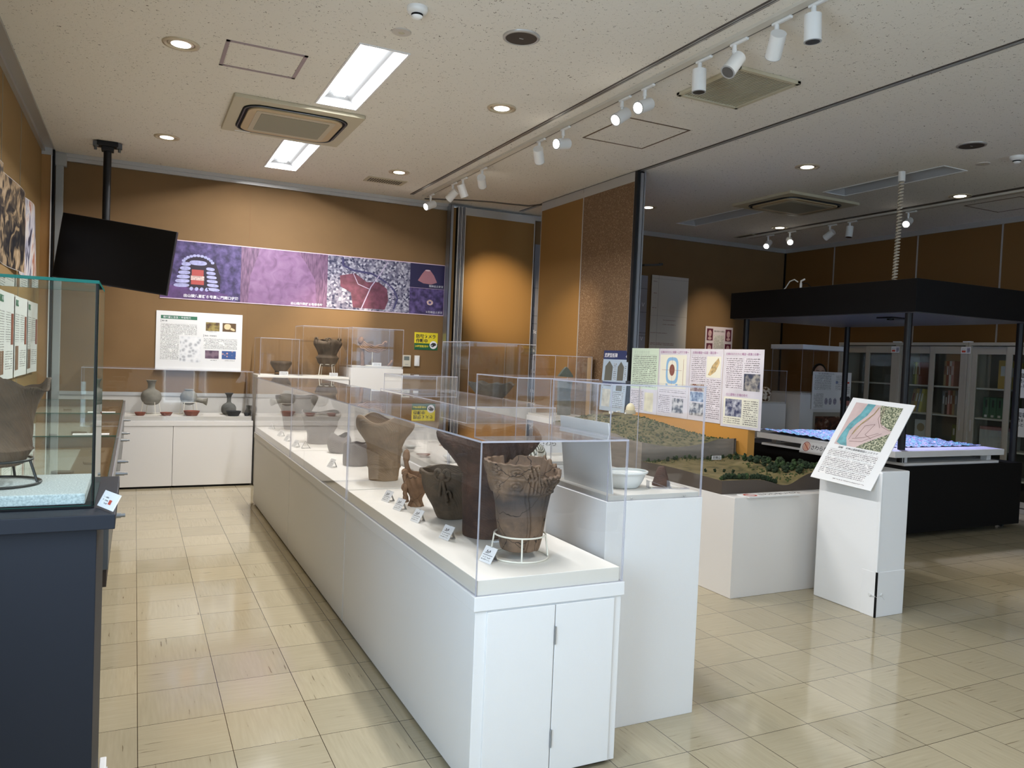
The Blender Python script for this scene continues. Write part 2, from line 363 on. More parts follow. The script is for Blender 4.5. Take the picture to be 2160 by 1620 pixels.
def ceil_mat():
    m, t, b = nt('rock_wool_ceiling'); b.inputs['Roughness'].default_value = .9
    tc = N(t, 'ShaderNodeTexCoord'); n = N(t, 'ShaderNodeTexNoise'); n.inputs['Scale'].default_value = 72; n.inputs['Detail'].default_value = 2.5; n.inputs['Distortion'].default_value = 1.2
    t.links.new(tc.outputs['Object'], n.inputs['Vector'])
    r = N(t, 'ShaderNodeValToRGB'); e = r.color_ramp.elements; e[0].position = .312; e[0].color = (.13, .10, .07, 1); e[1].position = .338; e[1].color = (.76, .72, .645, 1)
    t.links.new(n.outputs['Fac'], r.inputs[0]); t.links.new(r.outputs[0], b.inputs['Base Color'])
    n2 = N(t, 'ShaderNodeTexNoise'); n2.inputs['Scale'].default_value = 35; t.links.new(tc.outputs['Object'], n2.inputs['Vector'])
    bp = N(t, 'ShaderNodeBump'); bp.inputs['Strength'].default_value = .35; bp.inputs['Distance'].default_value = .004; t.links.new(n2.outputs['Fac'], bp.inputs['Height']); t.links.new(bp.outputs[0], b.inputs['Normal'])
    return m
struct('floor', MB().box(XL-.1, XR+.1, YF-.1, YB+.1, -.1, 0), floor_mat())
TROF = [(1.14, 1.43, 4.515, 5.74), (1.11, 1.41, 6.90, 8.02), (6.17, 6.46, 4.39, 5.66), (6.13, 6.42, 6.75, 7.95), (1.14, 1.43, 2.13, 3.35), (1.14, 1.43, -.25, .97)]
def holed(z, x0, x1, y0, y1, holes):
    xs = sorted({x0, x1, *[h[0] for h in holes], *[h[1] for h in holes]}); ys = sorted({y0, y1, *[h[2] for h in holes], *[h[3] for h in holes]})
    mb = MB()
    for i in range(len(xs)-1):
        for j in range(len(ys)-1):
            cx, cy = (xs[i]+xs[i+1])/2, (ys[j]+ys[j+1])/2
            if any(h[0] < cx < h[1] and h[2] < cy < h[3] for h in holes): continue
            mb.box(xs[i], xs[i+1], ys[j], ys[j+1], z, z+.02)
    return mb
struct('ceiling', holed(CEIL, XL-.1, XR+.1, YF-.1, YB+.1, TROF), ceil_mat())
# back wall: tan cloth above, grey board below
struct('wall_back', MB().box(XL-.1, XR+.1, YB, YB+.1, .90, CEIL-.02), BROWNW)
struct('trim_1', MB().box(XL, 3.2, YB-.006, YB+.1, 0, .87), GREYP)
struct('trim_2', MB().box(XL, 3.2, YB-.014, YB+.1, .87, .905), RAIL)
struct('trim_3', MB().box(3.2, XR, YB, YB+.1, 0, .9), BROWNW)
tr = MB().box(XL, 3.3, YB-.035, YB, 3.13, 3.165).box(XL, 3.3, YB-.06, YB, 3.165, 3.2); struct('trim_4', tr, RAIL)
struct('trim_5', MB().box(4.3, XR, YB-.035, YB, 3.14, 3.2), RAIL)
struct('trim_6', MB().box(1.07, 1.074, YB-.001, YB, .905, 3.13).box(5.35, 5.354, YB-.001, YB, .905, 3.13), mat('panel_joint', (.2, .1, .04), .8))
# left wall in ochre cloth panels, with the oak return panel and conduit in the corner
struct('wall_left', MB().box(XL-.1, XL, 1.6, YB+.1, 0, CEIL).box(XL-.1, XL, YF-.1, .1, 0, CEIL).box(XL-.1, XL, .1, 1.6, 0, .9).box(XL-.1, XL, .1, 1.6, 2.3, CEIL), LEFTW)
struct('window_3', MB().box(XL-.07, XL-.02, .1, .15, .9, 2.3).box(XL-.07, XL-.02, .83, .88, .9, 2.3).box(XL-.07, XL-.02, 1.55, 1.6, .9, 2.3).box(XL-.07, XL-.02, .15, 1.55, .9, .95).box(XL-.07, XL-.02, .15, 1.55, 2.25, 2.3), RAIL)
struct('trim_7', MB().box(XL, XL+.003, 6.10, 6.112, 0, 3.14).box(XL, XL+.003, 7.02, 7.032, 0, 3.14).box(XL, XL+.003, 5.18, 5.192, 0, 3.14), mat('grey_joint', (.3, .27, .2), .5, .4))
struct('trim_8', MB().box(XL, XL+.03, YF, 8.44, 3.15, 3.2).box(XL+.03, XL+.10, YF, 8.6, 3.185, 3.2), RAIL)
struct('trim_9', MB().box(XL-.02, XL+.10, YF, 8.44, 3.196, 3.1985), BLACKM)
rp = thing('return_panel', 'narrow oak coloured panel in the back left corner under a pale head rail', 'panel', (0, 0, 0))
MB().box(-.82, -.742, 8.45, 8.50, 0, 3.12).build('panel_face', WOODP, rp)
MB().box(-.82, -.733, 8.44, 8.50, 3.12, 3.19).build('head_rail', RAIL, rp)
MB().box(-.742, -.735, 8.44, 8.50, 0, 3.12).build('edge_strip', WHT, rp)
MB().box(-.735, -.715, 8.47, 8.52, 0, 3.18).build('dark_gap_strip', BLACKM, rp)
cd = thing('cable_conduit', 'grey plastic cable conduit with a square joint box in the back left corner', 'conduit', (-.69, 8.66, 0))
MB().box(-.03, .035, -.03, .03, 0, 3.08).build('duct', mat('conduit_grey', (.36, .37, .36), .5), cd, .004)
MB().box(-.045, .06, -.04, .035, 3.07, 3.19).build('joint_box', mat('conduit_box', (.42, .42, .4), .5), cd, .006)
# right wall: ochre boards with aluminium joints
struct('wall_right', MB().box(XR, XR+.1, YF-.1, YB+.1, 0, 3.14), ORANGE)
struct('trim_10', MB().box(XR-.03, XR+.1, YF, YB, 3.14, 3.2), RAIL)
jt = MB()
for y in (7.78, 6.50, 5.45, 4.4): jt.box(XR-.006, XR, y, y+.018, 0, 3.14)
struct('trim_11', jt, RAIL)
struct('trim_12', MB().box(XR-.02, XR, YB-.02, YB, 0, 3.14), BLACKM)
# wall behind the camera, with the window
wx0, wx1, wz0, wz1 = 1.35, 2.45, .85, 2.4
wf = MB()
for a0, a1 in ((XL-.1, .55), (1.2, wx0), (wx1, 4.6), (8.0, XR+.1)): wf.box(a0, a1, YF-.1, YF, 0, CEIL)
wf.box(.55, 1.2, YF-.1, YF, 0, .12).box(.55, 1.2, YF-.1, YF, 2.3, CEIL)
for a0, a1 in ((wx0, wx1), (4.6, 8.0)): wf.box(a0, a1, YF-.1, YF, 0, wz0).box(a0, a1, YF-.1, YF, wz1, CEIL)
struct('wall_front', wf, WHITE)
w = MB()
for x in (wx0, 1.88, wx1-.05): w.box(x, x+.05, YF-.08, YF-.02, wz0, wz1)
for z in (wz0, 1.5, wz1-.05): w.box(wx0, wx1, YF-.08, YF-.02, z, z+.05)
win = struct('window_1', w, RAIL)
w = MB()
for x in (4.6, 5.7, 6.85, 7.95): w.box(x, x+.05, YF-.08, YF-.02, wz0, wz1)
for z in (wz0, 1.5, wz1-.05): w.box(4.6, 8.0, YF-.08, YF-.02, z, z+.05)
struct('window_2', w, RAIL)
do = struct('door_1', MB().box(.55, .60, YF-.08, YF-.02, .12, 2.3).box(1.15, 1.2, YF-.08, YF-.02, .12, 2.3).box(.6, 1.15, YF-.08, YF-.02, .12, .2).box(.6, 1.15, YF-.08, YF-.02, 2.25, 2.3), RAIL)
MB().box(1.10, 1.12, YF-.02, YF+.02, 1.0, 1.2).build('door_handle', STEEL, do)
for k, x in enumerate((2.62, 5.6)):
    t = thing('curtain', ['pale curtain gathered beside the narrow window behind the viewer', 'pale curtain hanging before the wide window behind the viewer'][k], 'curtain', (x, YF+.08, .2), 0, 'window curtains')
    MB().grid(lambda u, v: (.5*u-.1, .035*math.sin(u*38), 2.25*v), 90, 2).build('curtain_cloth', mat('curtain_cloth', (.62, .6, .58), .9), t)
    MB().cyl((-.15, 0, 2.27), (.45, 0, 2.27), .012).build('rod', RAIL, t)

# ceiling grooves of the sliding partitions
struct('trim_13', MB().box(2.735, 2.775, YF, 8.38, CEIL-.004, CEIL).slot(1).box(2.745, 2.752, YF, 8.38, CEIL-.006, CEIL-.004).box(2.762, 2.768, YF, 8.38, CEIL-.006, CEIL-.004), [mat('track_brown', (.12, .10, .09), .5, .5), RAIL])
struct('trim_14', MB().box(4.165, 4.215, YF, 8.5, CEIL-.004, CEIL).slot(1).box(4.18, 4.186, YF, 8.5, CEIL-.007, CEIL-.004).box(4.196, 4.202, YF, 8.5, CEIL-.007, CEIL-.004), [mat('track_dark', (.1, .085, .07), .5, .5), RAIL])
struct('trim_15', MB().box(7.41, 7.47, YF, 8.33, CEIL-.004, CEIL), mat('track_dark_2', (.1, .085, .07), .5, .5))
cv = [(2.95, 8.5)] + [(3.05+.2*i, 8.45-.28*math.sin(PI*min(1, i/4)/2)) for i in range(0, 5)] + [(4.1, 8.12), (4.19, 7.95)]
struct('trim_16', MB().tube([(x, y, CEIL-.002) for x, y in cv], .012, 6), mat('curved_track', (.1, .085, .07), .5, .5))

# ------------------------------------------------------------------ ceiling equipment
def troffer(x0, x1, y0, y1, lit, label):
    t = thing('recessed_ceiling_light', label, 'ceiling light', ((x0+x1)/2, (y0+y1)/2, CEIL), 0)
    a, b, d = (x1-x0)/2, (y1-y0)/2, .075
    m = MB().quad((-a, -b, 0), (-a, b, 0), (-.045, b-.08, d), (-.045, -b+.08, d)).quad((a, b, 0), (a, -b, 0), (.045, -b+.08, d), (.045, b-.08, d))
    m.quad((-a, b, 0), (a, b, 0), (.045, b-.08, d), (-.045, b-.08, d)).quad((a, -b, 0), (-a, -b, 0), (-.045, -b+.08, d), (.045, -b+.08, d)).quad((-.045, -b+.08, d), (-.045, b-.08, d), (.045, b-.08, d), (.045, -b+.08, d))
    m.build('reflector', mat('troffer_reflector', (.42, .43, .44), .4), t)
    MB().box(-a-.012, -a, -b-.012, b+.012, -.006, .0).box(a, a+.012, -b-.012, b+.012, -.006, 0).box(-a, a, b, b+.012, -.006, 0).box(-a, a, -b-.012, -b, -.006, 0).build('trim_frame', WHT, t)
    if lit:
        MB().box(-.04, .04, -b+.09, b-.09, d-.03, d-.001).build('light_bar', TUBE, t)
        area('troffer_lamp', (t.location.x, t.location.y, CEIL+d-.034), (0, 0, 0), .078, y1-y0-.2, 38 if y0 > 4 else 23, (.97, .97, 1))
    return t
troffer(*TROF[0], True, 'lit recessed ceiling light, the nearer one, right in front of the rectangular air conditioner')
troffer(*TROF[1], True, 'lit recessed ceiling light, the farther one, behind the rectangular air conditioner')
troffer(*TROF[2], False, 'unlit recessed ceiling light between the right room air conditioner and the round black speaker')
troffer(*TROF[3], False, 'unlit recessed ceiling light beyond the right room air conditioner')
troffer(*TROF[4], True, 'lit recessed ceiling light almost overhead, before the frontmost pot')
troffer(*TROF[5], True, 'lit recessed ceiling light above the spot where the viewer stands')
def aircon(x0, x1, y0, y1, label, sticker):
    t = thing('ceiling_air_conditioner', label, 'air conditioner', ((x0+x1)/2, (y0+y1)/2, CEIL))
    a, b = (x1-x0)/2, (y1-y0)/2
    def rr(w, h, r, n=6):
        return [(sx*(w-r)+r*math.cos(q), sy*(h-r)+r*math.sin(q)) for sx, sy, q0 in ((1, 1, 0), (-1, 1, PI/2), (-1, -1, PI), (1, -1, 1.5*PI)) for q in [q0+PI/2*i/n for i in range(n+1)]]
    MB().prism(rr(a, b, .012), -.028, 0).build('casing', PLAST, t, .004)
    MB().prism(rr(a*.82, b*.80, .14), -.034, -.027).build('air_slot', BLACKM, t)
    sh = rr(a*.74, b*.72, .11)
    MB().prism(sh, -.046, -.026).build('inner_panel', PLASTD, t, .004)
    MB().prism(rr(a*.62, b*.60, .02), -.049, -.045).build('grille_frame', mat('beige_grille_frame', (.5, .44, .32), .5), t)
    MB().prism(rr(a*.54, b*.5, .015), -.0515, -.048).build('intake_grille', MESHG, t)
    MB().tube([(x*1.07, y*1.08, -.036) for x, y in sh], .006, 6, True).build('louvre_edge', DSTEEL, t)
    if sticker:
        s = MB().box(-a+.10, -a+.22, b-.06, b-.03, -.0295, -.0285); s.build('label_sticker', WHT, t)
    return t
aircon(.59, 1.535, 5.845, 6.79, 'square beige ceiling air conditioner between the two lit ceiling lights', True)
aircon(5.86, 6.85, 5.80, 6.66, 'square beige ceiling air conditioner above the black canopy room', False)
DL = [(.206, 5.10, 'downlight in the upper left of the ceiling beside the framed access hatch'), (.207, 7.43, 'downlight above the hanging black television'),
      (2.33, 5.11, 'downlight between the speaker and the long spotlight track'), (2.31, 7.45, 'downlight just in front of the small slotted vent'),
      (5.29, 5.06, 'downlight nearest the unlit light strip, over the black canopy'), (7.33, 5.02, 'downlight at the far right beside the second spotlight track'),
      (7.31, 7.39, 'downlight near the far end of the second spotlight track'), (5.25, 7.36, 'downlight half hidden behind the edge of the cork partition')]
dl0 = None
for x, y, lb in DL:
    if dl0 is None:
        dl0 = thing('downlight', 'round lit '+lb, 'downlight', (x, y, CEIL), 0, 'round recessed downlights')
        MB().lathe([(.105, 0), (.103, -.008), (.085, -.010), (.078, -.004), (.076, .0)], n=40).build('trim_ring', mat('downlight_trim', (.55, .47, .34), .35, .2), dl0)
        MB().lathe([(.074, -.002), (.060, -.0055), (.058, -.0055), (.05, -.003)], n=36).build('inner_ring', mat('downlight_reflector', (.7, .62, .5), .2, .4), dl0)
        MB().disc((0, 0, -.0062), .055, 32).build('glowing_diffuser', LENSD, dl0)
    else: dup(dl0, (x, y, CEIL), None, 'round lit '+lb)
    l = bpy.data.lights.new('downlight_lamp', 'SPOT'); l.energy = 26 if x < 3 else 9; l.color = WARM; l.spot_size = math.radians(110); l.spot_blend = .6; l.shadow_soft_size = .05
    lo = bpy.data.objects.new('downlight_lamp', l); COL.objects.link(lo); lo.location = (x, y, CEIL-.02)
def hatch(x0, x1, y0, y1, label, mt, wd=.02, grp=None):
    t = thing('ceiling_hatch', label, 'access hatch', ((x0+x1)/2, (y0+y1)/2, CEIL)); a, b = (x1-x0)/2, (y1-y0)/2
    MB().box(-a, -a+wd, -b, b, -.004, 0).box(a-wd, a, -b, b, -.004, 0).box(-a, a, b-wd, b, -.004, 0).box(-a, a, -b, -b+wd, -.004, 0).build('hatch_frame', mt, t)
    MB().box(-a+wd*1.3, a-wd*1.3, -b+wd*1.3, b-wd*1.3, -.002, 0).build('hatch_door', bpy.data.materials['rock_wool_ceiling'], t)
hatch(.44, .912, 4.878, 5.335, 'square ceiling hatch with a mauve metal frame left of the nearer lit ceiling light', mat('mauve_frame', (.34, .27, .28), .5, .3), .022)
hatch(3.19, 3.77, 4.78, 5.41, 'square ceiling hatch with a thin brown frame beside the middle of the spotlight track', mat('brown_frame', (.16, .11, .07), .5), .012)
hatch(7.78, 8.35, 4.70, 5.28, 'square ceiling hatch with a thin brown frame near the right wall', mat('brown_frame_2', (.16, .11, .07), .5), .012)
g = thing('ceiling_vent_grille', 'large square slatted ceiling vent behind the nearest spotlights', 'vent', (3.43, 3.90, CEIL))
MB().box(-.235, .235, -.27, .27, -.008, -.001).build('vent_backing', mat('vent_dark', (.05, .045, .035), .7), g)
sl = MB()
for i in range(22): sl.box(-.225+i*.0205, -.225+i*.0205+.006, -.262, .262, -.014, -.007)
sl.build('vent_slats', PLAST, g)
MB().box(-.255, -.225, -.29, .29, -.02, 0).box(.225, .255, -.29, .29, -.02, 0).box(-.255, .255, .26, .29, -.02, 0).box(-.255, .255, -.29, -.26, -.02, 0).build('vent_frame', PLAST, g, .003)
for nm, x0, x1, y0, y1, lb in (('a', 2.10, 2.51, 7.79, 8.02, 'small slotted ceiling vent near the back wall, behind a downlight'), ('b', 7.36, 7.47, 7.95, 8.3, 'narrow slotted vent at the far end of the second ceiling track')):
    g = thing('slotted_vent', lb, 'vent', ((x0+x1)/2, (y0+y1)/2, CEIL)); a, b = (x1-x0)/2, (y1-y0)/2
    MB().box(-a, a, -b, b, -.008, 0).build('vent_plate', PLAST, g)
    sl = MB(); n = 14
    for i in range(n):
        if nm == 'a': sl.box(-a+.03+i*(2*a-.06)/n, -a+.03+(i+.5)*(2*a-.06)/n, -b+.04, b-.04, -.0095, -.008)
        else: sl.box(-a+.02, a-.02, -b+.03+i*(2*b-.06)/n, -b+.03+(i+.5)*(2*b-.06)/n, -.0095, -.008)
    sl.build('vent_slots', mat('slot_dark', (.06, .05, .04), .7), g)
for x, y, lb in ((1.90, 3.94, 'round dark ceiling speaker above the main display room'), (5.78, 3.89, 'round dark ceiling speaker at the upper right beyond the ceiling groove')):
    g = thing('ceiling_speaker', lb, 'speaker', (x, y, CEIL), 0, 'round ceiling speakers')
    MB().lathe([(.105, 0), (.103, -.008), (.09, -.012), (.088, -.008)], n=40).build('speaker_rim', RAIL, g)
    MB().disc((0, 0, -.0085), .089, 40).build('speaker_grille', mat('speaker_cloth', (.05, .035, .025), .8), g)
    MB().box(-.012, .012, -.003, .003, -.011, -.0085).build('speaker_badge', RAIL, g)
for x, y, lb in ((1.275, 3.90, 'white smoke detector with a dark sensor window near the top centre'), (6.36, 3.89, 'white smoke detector at the right edge of the ceiling')):
    g = thing('smoke_detector', lb, 'smoke detector', (x, y, CEIL), 0, 'smoke detectors')
    MB().lathe([(.055, 0), (.055, -.012), (.048, -.028), (.035, -.032)], n=32).build('detector_base', LAMPW, g)
    MB().lathe([(.03, -.03), (.03, -.045), (.022, -.055), (.01, -.058)], n=24).build('sensor_cap', LAMPW, g)
    MB().lathe([(.0305, -.034), (.0305, -.044)], n=24).build('sensor_window', BLACKM, g)
for x, y, lb in ((1.296, 4.23, 'flat round ceiling plate behind the smoke detector near the top centre'), (6.357, 4.17, 'flat round ceiling plate beside the smoke detector at the right edge')):
    g = thing('round_ceiling_plate', lb, 'ceiling plate', (x, y, CEIL), 0, 'flat round ceiling plates')
    MB().lathe([(.055, 0), (.054, -.005), (.05, -.007)], n=36).build('plate', mat('plate_beige', (.55, .5, .44), .5), g)
    MB().lathe([(.018, -.0075), (.014, -.010)], n=16).build('plate_centre', PLAST, g)
# spotlight tracks
for x, y0, y1, lb in ((2.915, YF+.1, 8.34, 'long white lighting track running down the middle of the ceiling'), (7.56, 3.2, 8.2, 'lighting track in the right room ceiling, parallel to its side wall')):
    g = thing('lighting_track', lb, 'lighting track', (x, 0, CEIL))
    MB().box(-.05, .018, y0, y1, -.018, 0).build('track_rail', mat('track_cream', (.62, .58, .5), .5), g)
    MB().box(.002, .008, y0, y1, -.0185, -.0178).build('contact_slot', mat('track_slot', (.06, .05, .04), .6), g)
def spot(x, y, aim, lit, label, power=0, size=32, blend=1.0):
    t = thing('track_spotlight', label, 'spotlight', (x, y, CEIL-.018), 0, 'white cylindrical track spotlights')
    MB().box(-.012, .012, -.10, .03, -.016, 0).build('track_adapter', LAMPW, t, .006)
    MB().cyl((0, 0, -.01), (0, 0, -.055), .011, .014, 14).cyl((0, 0, -.05), (0, 0, -.075), .009, .007, 12).build('swivel_arm', LAMPW, t)
    d = Vector(aim).normalized(); c = Vector((0, 0, -.115)); a = c - d*.06; b = c + d*.068
    MB().cyl(a, b, .040, .041, 28).build('lamp_barrel', LAMPW, t, .003)
    MB().cyl(b, b+d*.002, .042, .042, 28).build('barrel_rim', mat('rim_grey', (.4, .4, .4), .4), t)
    MB().disc(b+d*.0025, .034, 24, d).build('lens', LENS if lit else mat('dark_lens', (.05, .05, .05), .2), t)
    if power:
        l = bpy.data.lights.new('spotlight_lamp', 'SPOT'); l.energy = power; l.color = WARM; l.spot_size = math.radians(size); l.spot_blend = blend; l.shadow_soft_size = .03
        lo = bpy.data.objects.new('spotlight_lamp', l); COL.objects.link(lo); lo.parent = t; lo.location = b+d*.01
        lo.rotation_euler = d.to_track_quat('-Z', 'Y').to_euler()
    return t
TR1 = [(2.80, (.05, 0, -1), 0, 0), (3.04, (1.235, 2.06, -1.82), 1, 105), (3.35, (-.6, -.05, -.75), 0, 0), (3.64, (.02, 0, -1), 0, 0), (4.18, (-.85, -.25, -.42), 1, 40), (4.44, (-.8, -.2, -.55), 1, 40),
       (5.24, (-.9, -.25, -.22), 1, 20), (5.63, (1.235, 1.62, -1.55), 1, 120), (6.78, (1.06, 1.79, -.97), 1, 230), (7.26, (.42, .1, -.88), 0, 0), (7.53, (-.98, 1.17, -1.38), 1, 150), (8.20, (-.85, -.3, -.4), 1, 25)]
for i, (y, aim, lit, pw) in enumerate(TR1):
    spot(2.915, y, aim, lit, f'white cylindrical spotlight on the long ceiling track, {ORD[i]} from the near end', pw)
TR2 = [(5.76, (-.8, -.3, -.42), 1, 30), (6.53, (-.12, 0, -1), 0, 0), (6.82, (-.25, 1.88, -1.1), 0, 60), (7.46, (-.55, -.7, -.42), 1, 40), (7.84, (-.72, -.35, -.5), 1, 0)]
for i, (y, aim, lit, pw) in enumerate(TR2):
    spot(7.56, y, aim, lit, f'white cylindrical spotlight on the right room track, {ORD[i]} from its right end', pw)
spot(7.56, 4.25, (-1.76, -1.25, -3.07), 1, 'white track spotlight of the right room just beyond the right edge of the view', 110)
def aimed(x, y, z, tx, ty, tz, power, size, blend=.5, col=WARM, name='spotlight_lamp', r=.03):
    l = bpy.data.lights.new(name, 'SPOT'); l.energy = power; l.color = col; l.spot_size = math.radians(size); l.spot_blend = blend; l.shadow_soft_size = r
    o = bpy.data.objects.new(name, l); COL.objects.link(o); o.location = (x, y, z); o.rotation_euler = (Vector((tx-x, ty-y, tz-z))).to_track_quat('-Z', 'Y').to_euler()
# ------------------------------------------------------------------ display cases
def pane(name, x0, x1, y0, y1, z0, z1, parent, gm=None, em=None):
    mb = MB().box(x0, x1, y0, y1, z0, z1); d = (x1-x0, y1-y0, z1-z0); k = d.index(min(d))
    big = {0: (4, 5), 1: (2, 3), 2: (0, 1)}[k]; mb.m = [0 if i in big else 1 for i in range(6)]
    return mb.build(name, [gm or ACR, em or ACRE], parent)
def cover(p, x0, x1, y0, y1, z0, z1, sides='FBLRT', t=.006, gm=None, em=None):
    if 'F' in sides: pane('front_pane', x0, x1, y0, y0+t, z0, z1-t, p, gm, em)
    if 'B' in sides: pane('back_pane', x0, x1, y1-t, y1, z0, z1-t, p, gm, em)
    if 'L' in sides: pane('side_pane', x0, x0+t, y0+t, y1-t, z0, z1-t, p, gm, em)
    if 'R' in sides: pane('side_pane', x1-t, x1, y0+t, y1-t, z0, z1-t, p, gm, em)
    if 'T' in sides: pane('top_pane', x0, x1, y0, y1, z1-t, z1, p, gm, em)
SEAM = mat('seam_shadow', (.3, .31, .33), .7)
# long island: three white cabinets end to end (x .985-1.55)
ISL = [(2.205, 3.886, 'nearest of three, two doors facing the viewer'), (3.890, 5.482, 'middle one of three'), (5.486, 7.24, 'farthest of three')]
for i, (y0, y1, lb) in enumerate(ISL):
    t = thing('display_cabinet', 'low white island cabinet with clear cover, '+lb, 'display case', (1.265, y0, 0), 0, 'white display cabinets of the long island')
    L = y1-y0; a = .285
    MB().box(-a+.008, a-.008, .008, L, .015, .596).build('cabinet_body', WHITEP, t, .002)
    MB().box(-a, a, 0, L, .598, .645).build('top_band', WHITEP, t, .002)
    MB().box(-a+.03, a-.03, .03, L-.03, 0, .015).build('recessed_foot', BLACKM, t)
    MB().box(-a+.014, a-.016, .014, L, .645, .695).build('platform', [PLATC], t, .002)
    if i == 0:
        MB().box(-.238, .010, .000, .010, .02, .592).build('cabinet_door', WHITEP, t, .0015)
        MB().box(.014, .245, .000, .010, .02, .592).build('cabinet_door', WHITEP, t, .0015)
        for z in (.14, .49):
            MB().cyl((.012, -.003, z-.03), (.012, -.003, z+.03), .0035, n=10).build('door_hinge', STEEL, t)
    cover(t, -a+.006, a-.006, .006, L, .646, 1.141, 'L R T'+('F' if i == 0 else '')+('B' if i == 2 else ''))
# second row
t = thing('display_cabinet', 'low white display cabinet behind the long island holding small pale dishes', 'display case', (1.98, 4.05, 0), math.radians(-3))
MB().box(-.30, .30, .008, 2.0, .012, .61).build('cabinet_body', WHITEP, t, .002)
MB().box(-.305, .305, 0, 2.0, .612, .66).build('top_band', WHITEP, t, .002)
MB().box(-.29, .29, .014, 1.99, .66, .70).build('platform', PLAT, t, .002)
MB().box(-.27, .27, .03, 1.97, 0, .012).build('recessed_foot', BLACKM, t)
cover(t, -.30, .30, .006, 1.995, .661, 1.12)
def pedestal(x0, x1, y0, y1, z, zc, label, group=None, plat=.02, name='display_pedestal', m=None, ins=.012, cov=True):
    t = thing(name, label, 'display case', ((x0+x1)/2, (y0+y1)/2, 0), 0, group); a, b = (x1-x0)/2, (y1-y0)/2
    MB().box(-a, a, -b, b, 0, z).build('pedestal_body', m or WHITEP, t, .002)
    if plat: MB().box(-a+ins, a-ins, -b+ins, b-ins, z, z+plat).build('platform', PLAT, t, .002)
    if cov:
        cover(t, -a+.004, a-.004, -b+.004, b-.004, z+.001, zc)
        for x in (-a*.5, a*.6): MB().cyl((x, -b+.004, z+.008), (x, -b-.001, z+.008), .004, n=12).build('cover_pin', RAIL, t)
    return t
pedestal(1.605, 2.062, 2.425, 2.89, .88, 1.325, 'tall white pedestal case holding a white oval bowl and a dark cone')
pedestal(1.66, 2.13, 3.33, 3.84, .88, 1.315, 'tall white pedestal case with striped white ceramics, behind the one with the white oval bowl')
pedestal(2.12, 2.66, 6.55, 7.10, .74, 1.215, 'low empty looking pedestal case before the back wall under the yellow camera sign', plat=.015)
# along the back wall
t = thing('display_cabinet', 'white wall cabinet at the back left holding grey stoneware jars and red bowls', 'display case', (.35, 8.18, 0))
for x0, x1 in ((-.80, .0), (.003, .745)): MB().box(x0, x1, .005, .50, .02, .605).build('front_panel', WHITE, t, .002)
MB().box(-.80, .745, 0, .50, .607, .658).build('top_band', WHITE, t, .002)
MB().box(-.78, .73, .02, .48, .658, .70).build('platform', PLAT, t, .002)
MB().box(-.78, -.02, .02, .45, 0, .02).box(.02, .73, .02, .45, 0, .02).build('recessed_foot', BLACKM, t)
cover(t, -.795, .735, .012, .495, .659, 1.16, 'FRTL')
t = thing('display_stand', 'white box stand on the back wall behind the long island carrying two acrylic covers', 'display stand', (1.585, 8.1, 0))
MB().box(-.47, .46, 0, .55, 0, 1.105).build('stand_body', WHITE, t, .003)
MB().box(-.47, .46, -.004, .55, 1.106, 1.13).build('stand_top', PLATC, t, .002)
for k, (x0, x1, z1, lb) in enumerate(((1.14, 1.53, 1.51, 'lower clear acrylic cover over the small shallow bowl at the back wall'), (1.56, 2.035, 1.655, 'tall clear acrylic cover over the ornate rimmed pot at the back wall'))):
    t = thing('acrylic_cover', lb, 'acrylic cover', ((x0+x1)/2, 8.37, 1.131), 0, 'acrylic covers at the back wall'); a = (x1-x0)/2
    cover(t, -a, a, -.22, .22, 0, z1-1.13, t=.005)
pedestal(2.055, 2.63, 8.08, 8.62, 1.235, 1.665, 'taller white pedestal case at the back wall with the horseshoe shaped coiled rim sherd', plat=.02, m=WHITE)
# along the partition
t = thing('display_stand', 'white stand with a large dark broken bowl, before the lit ochre partition', 'display stand', (3.42, 7.15, 0))
MB().box(-.42, .38, 0, .8, 0, .93).build('stand_body', WHITEP, t, .003)
MB().box(-.41, .37, .01, .79, .93, .945).build('stand_top', PLAT, t, .002)
t = thing('acrylic_cover', 'large clear acrylic cover over the dark broken bowl', 'acrylic cover', (3.42, 7.55, .946)); cover(t, -.40, .36, -.38, .38, 0, .61)
t = thing('display_stand', 'white stand with the pointed green stone slab beside the cork partition', 'display stand', (3.92, 6.55, 0))
MB().box(-.26, .2, 0, .55, 0, .83).build('stand_body', WHITEP, t, .003)
MB().box(-.25, .19, .01, .54, .83, .85).build('stand_top', PLAT, t, .002)
t = thing('acrylic_cover', 'clear acrylic cover over the pointed green stone slab', 'acrylic cover', (3.92, 6.80, .851)); cover(t, -.24, .18, -.23, .25, 0, .60)

# navy pedestal at the left edge
t = thing('navy_showcase', 'dark navy showcase with a green edged glass box at the left edge of the view', 'display case', (-.40, 2.2, 0))
MB().box(-.38, .322, .035, .58, 0, .926).build('base_body', [NAVY, mat('navy_case_side', (.16, .13, .11), .5)], t, .002)
MB().box(-.41, .364, 0, .63, .927, .965).build('table_top', [NAVY], t, .002)
MB().box(-.375, .312, .095, .50, .966, .9705).build('bottom_gasket', BLACKM, t)
for nm, bb in (('front_pane', (-.375, .312, .10, .108)), ('back_pane', (-.375, .312, .49, .498))): pane(nm, bb[0], bb[1], bb[2], bb[3], .971, 1.556, t, GLS, GLSE)
for nm, bb in (('side_pane', (.304, .312, .108, .49)), ('side_pane', (-.375, -.367, .108, .49))): pane(nm, bb[0], bb[1], bb[2], bb[3], .971, 1.556, t, GLS, GLSE)
pane('top_pane', -.375, .312, .10, .498, 1.556, 1.564, t, GLS, GLSE)
MB().tube([(.308, .104, .971), (.308, .104, 1.556)], .0035, 6).build('corner_seal', BLACKM, t)
MB().box(-.36, .29, .125, .475, .971, 1.0).build('felt_board', FELT, t, .004)
